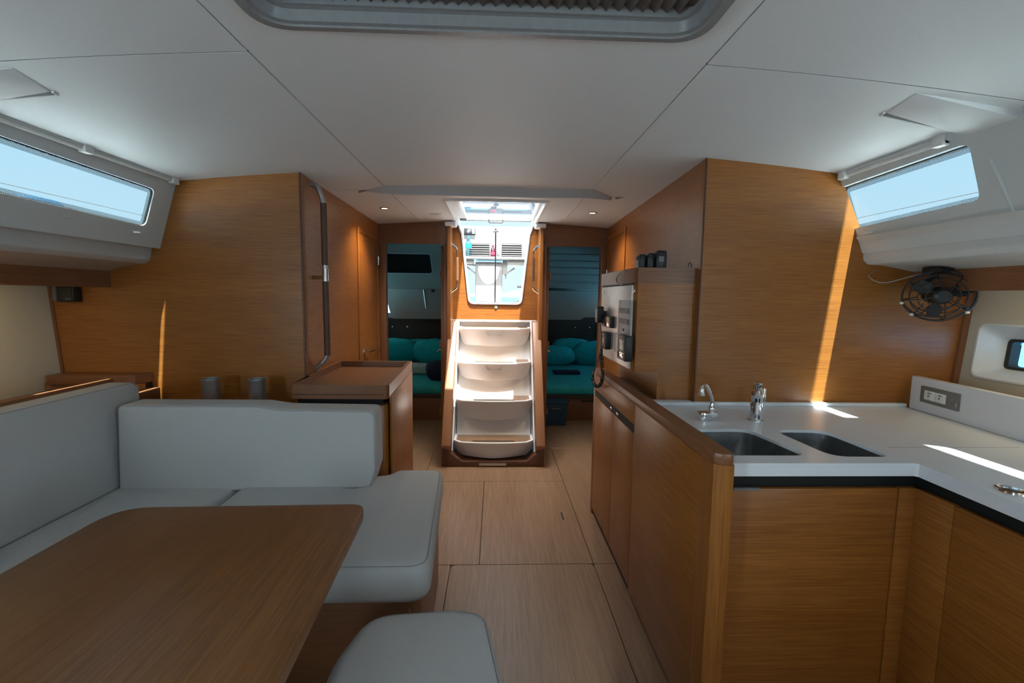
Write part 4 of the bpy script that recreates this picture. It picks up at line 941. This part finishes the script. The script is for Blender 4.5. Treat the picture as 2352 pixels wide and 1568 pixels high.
# (third level is the last one: switches go on the instrument panel)
for r in range(2):
    for k in range(5):
        yy = y0+.03+(y1-y0-.06)*(k+.5)/5; zz = z1-.048-r*.050
        mk('breaker_switch', G().box(XN-.024, XN-.019, yy-.017, yy+.017, zz-.012, zz+.012, .001), 'switch_dark', ip)
mk('main_switch', G().box(XN-.024, XN-.019, (y0+y1)/2-.008, (y0+y1)/2+.008, z0+.022, z0+.034, .001), 'black_plastic', ip)
def unit(name, q0, q1, dep, mat, parts=()):
    a, b = PX(*q0, XN-.014), PX(*q1, XN-.014); ya, yb = min(a.y, b.y), max(a.y, b.y); za, zb = min(a.z, b.z), max(a.z, b.z)
    mk(name, G().box(XN-.010-dep, XN-.009, ya, yb, za, zb, .004), mat, ip)
    for (nm, u0, u1, v0, v1, mt) in parts:   # u: 0 near .. 1 far ; v: 0 bottom .. 1 top
        mk(nm, G().box(XN-.012-dep, XN-.009-dep, ya+(yb-ya)*u0, ya+(yb-ya)*u1, za+(zb-za)*v0, za+(zb-za)*v1, .001), mt, ip)
unit('stereo_unit', (1410, 727), (1388, 748), .022, 'black_plastic', [('display', .12, .5, .5, .9, 'amber_lcd'), ('face_plate', .1, .55, .1, .45, 'chrome'), ('knob', .7, .9, .2, .8, 'rubber')])
unit('battery_monitor', (1402, 764), (1388, 797), .030, 'black_plastic', [('display', .2, .7, .35, .7, 'screen_lcd'), ('face_plate', .1, .9, .78, .92, 'plate_grey')])
unit('radio_bracket', (1432, 769), (1413, 808), .012, 'steel', [('card', .05, .95, .08, .85, 'screen_card')])
unit('vhf_display', (1452, 772), (1431, 822), .034, 'black_plastic', [('display', .15, .85, .42, .82, 'screen_lcd'), ('button_row', .15, .85, .12, .32, 'chrome')])
# handset and coiled cord
hs = thing('radio_handset', 'black radio handset with coiled cord hanging by the chart desk', 'handset', (.60, 2.60, 1.10))
a = PX(1380, 722, .585)
mk('microphone', G().prism(rp([(a.y-.030, a.z-.045), (a.y+.030, a.z-.045), (a.y+.034, a.z+.045), (a.y-.034, a.z+.045)], .014, 4), 'x', .560, .594, .006, 3), 'black_plastic', hs)
mk('speaker_slots', G().box(.5585, .5605, a.y-.02, a.y+.02, a.z-.02, a.z+.03, .001), 'panel_grey', hs)
mk('hook', G().box(.594, .612, a.y-.012, a.y+.012, a.z-.01, a.z+.02, .002), 'black_plastic', hs)
q = [(1379, 742), (1381, 775), (1379, 806), (1370, 838), (1361, 862), (1366, 884), (1378, 884), (1384, 862), (1383, 835), (1381, 812), (1384, 795)]
pth = curve([PX(u, v, .575) for u, v in q], 10)
L = len(pth); coil = []
for i in range((L-1)*10):
    t = i/10; k = int(t); f = t-k; p = pth[k].lerp(pth[min(k+1, L-1)], f); env = min(1, max(0, (t/(L-1)-.30)*8))*min(1, max(0, (.98-t/(L-1))*12)); ang_ = t*3.6
    tn = (pth[min(k+1, L-1)]-pth[k]).normalized(); n1 = tn.cross(Vector((1, 0, 0))).normalized()
    coil.append(p+(Vector((1, 0, 0))*math.cos(ang_)+n1*math.sin(ang_))*.0075*env)
mk('coiled_cord', G().tube(coil, .0030, 6), 'black_plastic', hs)
cb_ = [PX(1438, 622, .60), PX(1428, 624, .60), PX(1416, 640, .60), PX(1420, 652, .60), PX(1432, 653, .60)]
mk('loose_cable', G().tube(curve(cb_), .0025, 6), 'black_plastic', None, 'thin black cable looping over the instrument cabinet edge', 'cable')
mk('loose_cable', G().tube(curve([PY(1581, 613, 2.03), PY(1582, 606, 2.03), PY(1586, 605, 2.03), PY(1589, 613, 2.03)]), .002, 6), 'black_plastic', None, 'tiny black cable loop near the right end of the cabinet top', 'cable')
# handheld radios / battery cases standing on top
def case(label, x, y, h, scr=False, w=.042, d=.055):
    t = thing('radio_case', label, 'case', (x, y, 1.455), 'black cases on the instrument cabinet')
    z0 = 1.456
    mk('body', G().loft([[(x-w/2, y-d/2, z0), (x+w/2, y-d/2, z0), (x+w/2, y+d/2, z0), (x-w/2, y+d/2, z0)], [(x-w/2, y-d/2, z0+h*.7), (x+w/2+.002, y-d/2, z0+h*.7), (x+w/2+.002, y+d/2, z0+h*.7), (x-w/2, y+d/2, z0+h*.7)], [(x-w/2+.006, y-d/2+.004, z0+h), (x+w/2, y-d/2+.004, z0+h), (x+w/2, y+d/2-.004, z0+h), (x-w/2+.006, y+d/2-.004, z0+h)]], bev=.003), 'black_plastic', t)
    mk('side_catch', G().box(x-w/2-.002, x-w/2+.004, y-.01, y+.01, z0+h*.6, z0+h*.85, .001), 'rubber', t)
    mk('front_rib', G().box(x-w*.35, x+w*.1, y-d/2-.003, y-d/2+.002, z0+h*.72, z0+h*.86, .001), 'rubber', t)
    if scr: mk('sticker', G().box(x-.012, x+.010, y-d/2-.0015, y-d/2+.001, z0+h*.36, z0+h*.66), 'plate_grey', t)
case('leftmost of the three black cases on the instrument cabinet', .668, 2.10, .064, w=.030); case('middle one of the three black cases on the instrument cabinet', .701, 2.08, .068, w=.030); case('rightmost and tallest black case, with a pale sticker', .742, 2.06, .078, True, .046)

# galley
XC, YC_ = 1.243, 1.247       # inner corner of the counter L
XS = lambda y: 1.853-(1.9-y)*.105
gc = thing('galley_cabinet', 'wooden galley cabinets under the white counter', 'cabinet', (1.3, 1.6, 0))
mk('carcass', G().prism([(.68, 1.30), (1.30, 1.30), (1.30, -.6), (1.9, -.6), (1.9, 1.93), (.68, 1.93)], 'z', .0, .64), 'brown_x', gc)
mk('carcass_back', G().prism([(.68, 1.62), (1.9, 1.62), (1.9, 1.93), (.68, 1.93)], 'z', .64, .79), 'brown_x', gc)
mk('shadow_recess', G().prism([(.664, 1.285), (1.285, 1.285), (1.285, -.6), (1.30, -.6), (1.30, 1.30), (.664, 1.30)], 'z', .64, .809), 'black_gap', gc)
dr = mk('door', G().box(.666, 1.207, 1.262, 1.282, .05, .767, .002), 'teak_x', gc)
mk('catch', G().box(.705, .785, 1.258, 1.274, .763, .770, .001), 'plate_grey', dr)
mk('corner_panel', G().box(1.212, 1.270, 1.262, 1.282, .05, .767, .002), 'teak_x', gc)
mk('corner_panel', G().box(1.262, 1.282, 1.15, 1.2625, .05, .767, .0015), 'teak_y', gc)
mk('door', G().box(1.262, 1.282, .42, 1.148, .05, .767, .002), 'teak_y', gc)
mk('door', G().box(1.262, 1.282, -.5, .415, .05, .767, .002), 'teak_y', gc)
mk('toe_kick', G().prism([(.67, 1.31), (1.31, 1.31), (1.31, -.6), (1.33, -.6), (1.33, 1.33), (.67, 1.33)], 'z', 0, .05), 'seam_dark', gc)
mk('side_filler', G().box(.6625, .666, 1.2605, 1.31, .0, .80), 'seam_dark', gc)

s1 = rp([(.690, 1.585), (.925, 1.588), (.962, 1.312), (.690, 1.312)], [.05, .06, .04, .045], 6)
s2 = rp([(1.015, 1.580), (1.205, 1.578), (1.212, 1.300), (1.030, 1.304)], [.05, .06, .035, .06], 6)
cpl = [(.6625, 1.247), (1.236, 1.247), (1.243, 1.240), (1.243, -.6), (XS(-.6), -.6), (XS(1.93), 1.963), (.6625, 1.963)]
wt = mk('countertop', G().plate(cpl, [s1, s2], lambda u, v: (u, v, .850), (0, 0, -.010)), 'counter_white', None, 'white solid-surface L-shaped galley counter with two sink cut-outs', 'countertop')
mk('front_fascia', G().prism([(.6625, 1.2472), (1.2362, 1.2472), (1.2432, 1.2402), (1.2432, -.6), (1.262, -.6), (1.262, 1.262), (.6625, 1.262)], 'z', .811, .8398), 'counter_white', wt)
mk('rear_upstand', G().box(.885, XS(1.93), 1.940, 1.964, .850, .866, .003), 'counter_white', wt)
mk('rear_upstand', G().box(.6625, .885, 1.940, 1.997, .850, .866, .003), 'counter_white', wt)
g = G(); g.loft([[(XS(y)-.0, y, .85), (XS(y)+.03, y, .85), (XS(y)+.03, y, .995), (XS(y)-.0, y, .995)] for y in (-.6, 1.93)], bev=.002); mk('side_splashback', g, 'counter_white', wt)
a = PZ(2040, 1027, .85); b = PZ(2352, 1030, .85); mk('joint_line', G().prism([(a.x, a.y), (b.x, a.y), (b.x, a.y-.0015), (a.x, a.y-.0015)], 'z', .8499, .8503), 'plate_grey', wt)
def sink(label, ol, depth):
    cen = Vector((sum(p[0] for p in ol)/len(ol), sum(p[1] for p in ol)/len(ol)))
    rg = lambda k, z: [(cen.x+(u-cen.x)*k, cen.y+(v-cen.y)*k, z) for u, v in ol]
    t = thing('sink', label, 'sink', (cen.x, cen.y, .85-depth), 'undermounted sinks in the white counter')
    g = G(); g.loft([rg(1.05, .8395), rg(1.012, .8395), rg(1.0, .80-.4*(depth-.05)), rg(.95, .862-depth), rg(.90, .852-depth), rg(.2, .848-depth)], cap=False)
    b = g.bm; mk('basin', g, 'sink_steel', t, ang=50)
    mk('drain', G().lathe([(.001, .0), (.03, .001), (.04, .003), (.042, .0)], (cen.x, cen.y, .849-depth), 'z', 20), 'steel', t)
sink('larger steel sink beside the wooden partition', s1, .19); sink('smaller steel sink, right of the larger one', s2, .17)

# faucets
a = PZ(1620, 966, .85)
fx, fy = a.x+.0, a.y+.015
f1 = thing('folding_tap', 'small chrome folding tap with thin bent spout, left of the mixer', 'faucet', (fx, fy, .85))
x0, x1 = PY(1604, 955, fy).x, PY(1646, 955, fy).x
mk('base_block', G().box(x0, (x0+x1)/2+.006, fy-.022, fy+.018, .851, .882, .003), 'chrome', f1)
mk('valve', G().lathe([(.014, 0), (.0155, .002), (.0155, .028), (.012, .031), (.001, .031)], ((x0+x1)/2+.006, fy-.002, .867), 'x', 20), 'chrome', f1)
xb = PY(1635, 935, fy).x
mk('ball_joint', G().lathe([(.006, -.008), (.011, -.002), (.0125, .005), (.011, .012), (.006, .018)], (xb, fy, .888), 'z', 20), 'chrome', f1)
pts = [PY(1635, 934, fy), PY(1636, 918, fy), PY(1630, 900, fy-.02), PY(1620, 882, fy-.05), PY(1613, 888, fy-.08), PY(1612, 898, fy-.09)]
mk('spout', G().tube(curve(pts, 6), .0068, 12), 'chrome', f1); p = pts[-1]
mk('aerator', G().lathe([(.008, .012), (.009, .010), (.009, -.006), (.011, -.008), (.011, -.016), (.007, -.016)], p, 'z', 16), 'chrome', f1)
a = PZ(1735, 966, .85); fx, fy = a.x, a.y
f2 = thing('mixer_tap', 'tall chrome mixer tap with lever, between the two sinks', 'faucet', (fx, fy, .85))
mk('base_ring', G().lathe([(.030, 0), (.030, .005), (.026, .008)], (fx, fy, .851), 'z', 28), 'chrome', f2)
mk('body', G().lathe([(.026, .006), (.0245, .03), (.0215, .065), (.0205, .08), (.0225, .095), (.024, .118), (.022, .128), (.014, .135), (.001, .136)], (fx, fy, .851), 'z', 28), 'chrome', f2)
g = G(); g.tube([(fx, fy-.005, .965), (fx-.016, fy-.03, .970), (fx-.030, fy-.055, .966), (fx-.034, fy-.062, .958)], [.016, .0155, .015, .013], 16); mk('spout', g, 'chrome', f2)
g = G(); g.loft([[(fx-.012, fy-.01, .985), (fx+.012, fy-.01, .985), (fx+.012, fy+.015, .985), (fx-.012, fy+.015, .985)], [(fx-.048, fy-.050, 1.008), (fx-.014, fy-.058, 1.008), (fx-.004, fy-.038, 1.012), (fx-.034, fy-.030, 1.012)]], bev=.003); mk('lever', g, 'chrome', f2)
mk('side_handset', G().lathe([(.006, 0), (.008, .01), (.009, .05), (.007, .055)], (fx+.028, fy+.004, .925), 'z', 14), 'chrome', f2)

# socket plate on the splashback
XQ = lambda y: XS(y)-.0
def QP(px, py):   # point on the splashback plane
    x = 1.83
    for _ in range(8): p = PX(px, py, x); x = XS(p.y)
    return p
a, b, c, d = QP(2120, 885), QP(2208, 905), QP(2204, 945), QP(2118, 922)
wq = thing('power_socket', 'grey double power socket plate on the white splashback', 'socket', ((a.x+b.x)/2, (a.y+b.y)/2, .88))
yA, yB, zA, zB = b.y, a.y, (c.z+d.z)/2, (a.z+b.z)/2
def qbox(g, y0, y1, z0, z1, d0, d1, bev=.001):
    g.loft([[(XS(y)-d0, y, z0), (XS(y)-d1, y, z0), (XS(y)-d1, y, z1), (XS(y)-d0, y, z1)] for y in (y0, y1)], bev=bev); return g
mk('plate', qbox(G(), yA, yB, zA, zB, -.001, .009, .002), 'plate_grey', wq)
yy0, yy1 = yA+(yB-yA)*.30, yA+(yB-yA)*.88; zm0, zm1 = zA+(zB-zA)*.22, zB-(zB-zA)*.22
for k in range(2):
    u0 = yy0+(yy1-yy0)*.5*k; u1 = yy0+(yy1-yy0)*.5*(k+1)-.001; yc = (u0+u1)/2
    oo = mk('outlet', qbox(G(), u0, u1, zm0, zm1, .008, .0115, .001), 'white_plastic', wq)
    mk('outlet_well', G().lathe([(.019, 0), (.019, -.0008), (.017, -.0012), (.016, -.0004)], (XS(yc)-.0113, yc, (zm0+zm1)/2), 'x', 24), 'screen_card', oo)
    g = G(); g.lathe([(.003, 0), (.003, -.001)], (XS(yc)-.0118, yc+.003, (zm0+zm1)/2-.002), 'x', 10); g.box(XS(yc)-.0135, XS(yc)-.0118, yc-.008, yc+.006, (zm0+zm1)/2+.008, (zm0+zm1)/2+.011); mk('pin_holes', g, 'black_plastic', oo)
mk('indicator', qbox(G(), yA+.006, yA+.009, zm0, zm0+.02, .008, .0098, .0003), 'chrome', wq)
# fridge lid ring in the counter, lower right
a = PZ(2322, 1128, .85)
lr = thing('lid_ring', 'chrome oval ring pull set in the counter at the right edge', 'ring pull', (a.x, a.y, .85))
def ell(rx, ry, z, n=28): return [(a.x+rx*math.cos(2*pi*k/n), a.y+ry*math.sin(2*pi*k/n), z) for k in range(n)]
g = G(); g.loft([ell(.027, .034, .8505), ell(.026, .033, .855), ell(.021, .028, .856), ell(.015, .022, .853), ell(.014, .021, .8508)], cap=False); mk('ring', g, 'chrome', lr)
mk('well', G().loft([ell(.015, .022, .8506), ell(.014, .021, .8512)]), 'black_plastic', lr)

# fan under the deck moulding
fc = Vector((1.795, 1.79, 1.347))
fn_ = thing('fan', 'small black caged cabin fan below the right window', 'fan', fc)
tlt = Matrix.Translation(fc) @ Matrix.Rotation(-.50, 4, 'Z') @ Matrix.Rotation(.06, 4, 'X')
def fp_(r, t, y): return tlt @ Vector((r*.84*math.cos(t), y*.85, r*math.sin(t)*.72))
def fring(r, y, rad=.0022, n=36): return G().tube([fp_(r, 2*pi*k/n, y) for k in range(n)], rad, 6, closed=True)
mk('cage_rim', fring(.138, -.012, .0045), 'black_plastic', fn_)
for r, y in ((.118, -.045), (.092, -.060), (.064, -.068), (.125, .035), (.095, .050)): mk('cage_ring', fring(r, y), 'black_plastic', fn_)
for k in range(8):
    t = 2*pi*k/8+.2; mk('cage_spoke', G().tube([fp_(.138, t, -.012), fp_(.118, t, -.045), fp_(.064, t, -.068), fp_(.040, t, -.070)], .0022, 6), 'black_plastic', fn_)
    mk('cage_spoke', G().tube([fp_(.138, t, -.012), fp_(.12, t, .038), fp_(.06, t, .058)], .0022, 6), 'black_plastic', fn_)
g = G(); g.lathe([(.001, -.074), (.030, -.073), (.040, -.066), (.041, -.05), (.030, .0), (.045, .03), (.045, .075), (.02, .085)], (0, 0, 0), 'y', 24); g.bm.transform(tlt @ Matrix.Diagonal((.8, .85, .75, 1))); mk('motor', g, 'black_plastic', fn_)
for k in range(3):
    t0 = 2*pi*k/3+.45; g = G(); rA, rB = [], []
    for i in range(7):
        r = .035+.085*i/6; w = .30+.22*math.sin(pi*min(1, i/5.0)); rA.append(fp_(r, t0-w, -.030)); rB.append(fp_(r, t0+w*.7, -.008))
    g.loft([[p for p in rA]+[p for p in reversed(rB)], [p+Vector((0, .003, 0)) for p in rA]+[p+Vector((0, .003, 0)) for p in reversed(rB)]]); mk('blade', g, 'black_plastic', fn_)
mk('mount', G().box(fc.x-.032, fc.x+.030, 1.76, 1.84, 1.437, 1.462, .006), 'black_plastic', fn_)
mk('mount_stem', G().tube([(fc.x, 1.80, 1.445), (fc.x, 1.85, 1.40), (fc.x, 1.86, 1.35)], .010, 8), 'black_plastic', fn_)
mk('cable', G().tube(curve([(fc.x-.03, 1.80, 1.445), (fc.x-.09, 1.82, 1.425), (fc.x-.14, 1.90, 1.40), (fc.x-.17, 1.94, 1.43), (fc.x-.12, 1.95, 1.455)]), .0018, 6), 'steel', fn_)
for t in (3.45, 4.0, 5.6): p = fp_(.142, t, -.014); mk('cable_tie', G().box(p.x-.008, p.x+.008, p.y-.004, p.y+.004, p.z-.005, p.z+.005, .002), 'white_plastic', fn_)

# fenders lying on the side deck, seen small through the left window
for k in range(2):
    p = PX(55+k*32, 452, -2.35)
    t = thing('fender', 'dark round fender on the deck outside the left window, %s one' % ('left' if k == 0 else 'right'), 'fender', (p.x, p.y, 1.53), 'fenders outside the left window')
    mk('body', G().lathe([(.012, -.12), (.04, -.10), (.048, -.06), (.048, .06), (.04, .10), (.012, .12)], (p.x, p.y, p.z-.045), 'y', 18), 'bag_blue', t)
    mk('line', G().tube([(p.x, p.y, p.z-.10), (p.x, p.y, 1.532)], .008, 8), 'bag_blue', t)
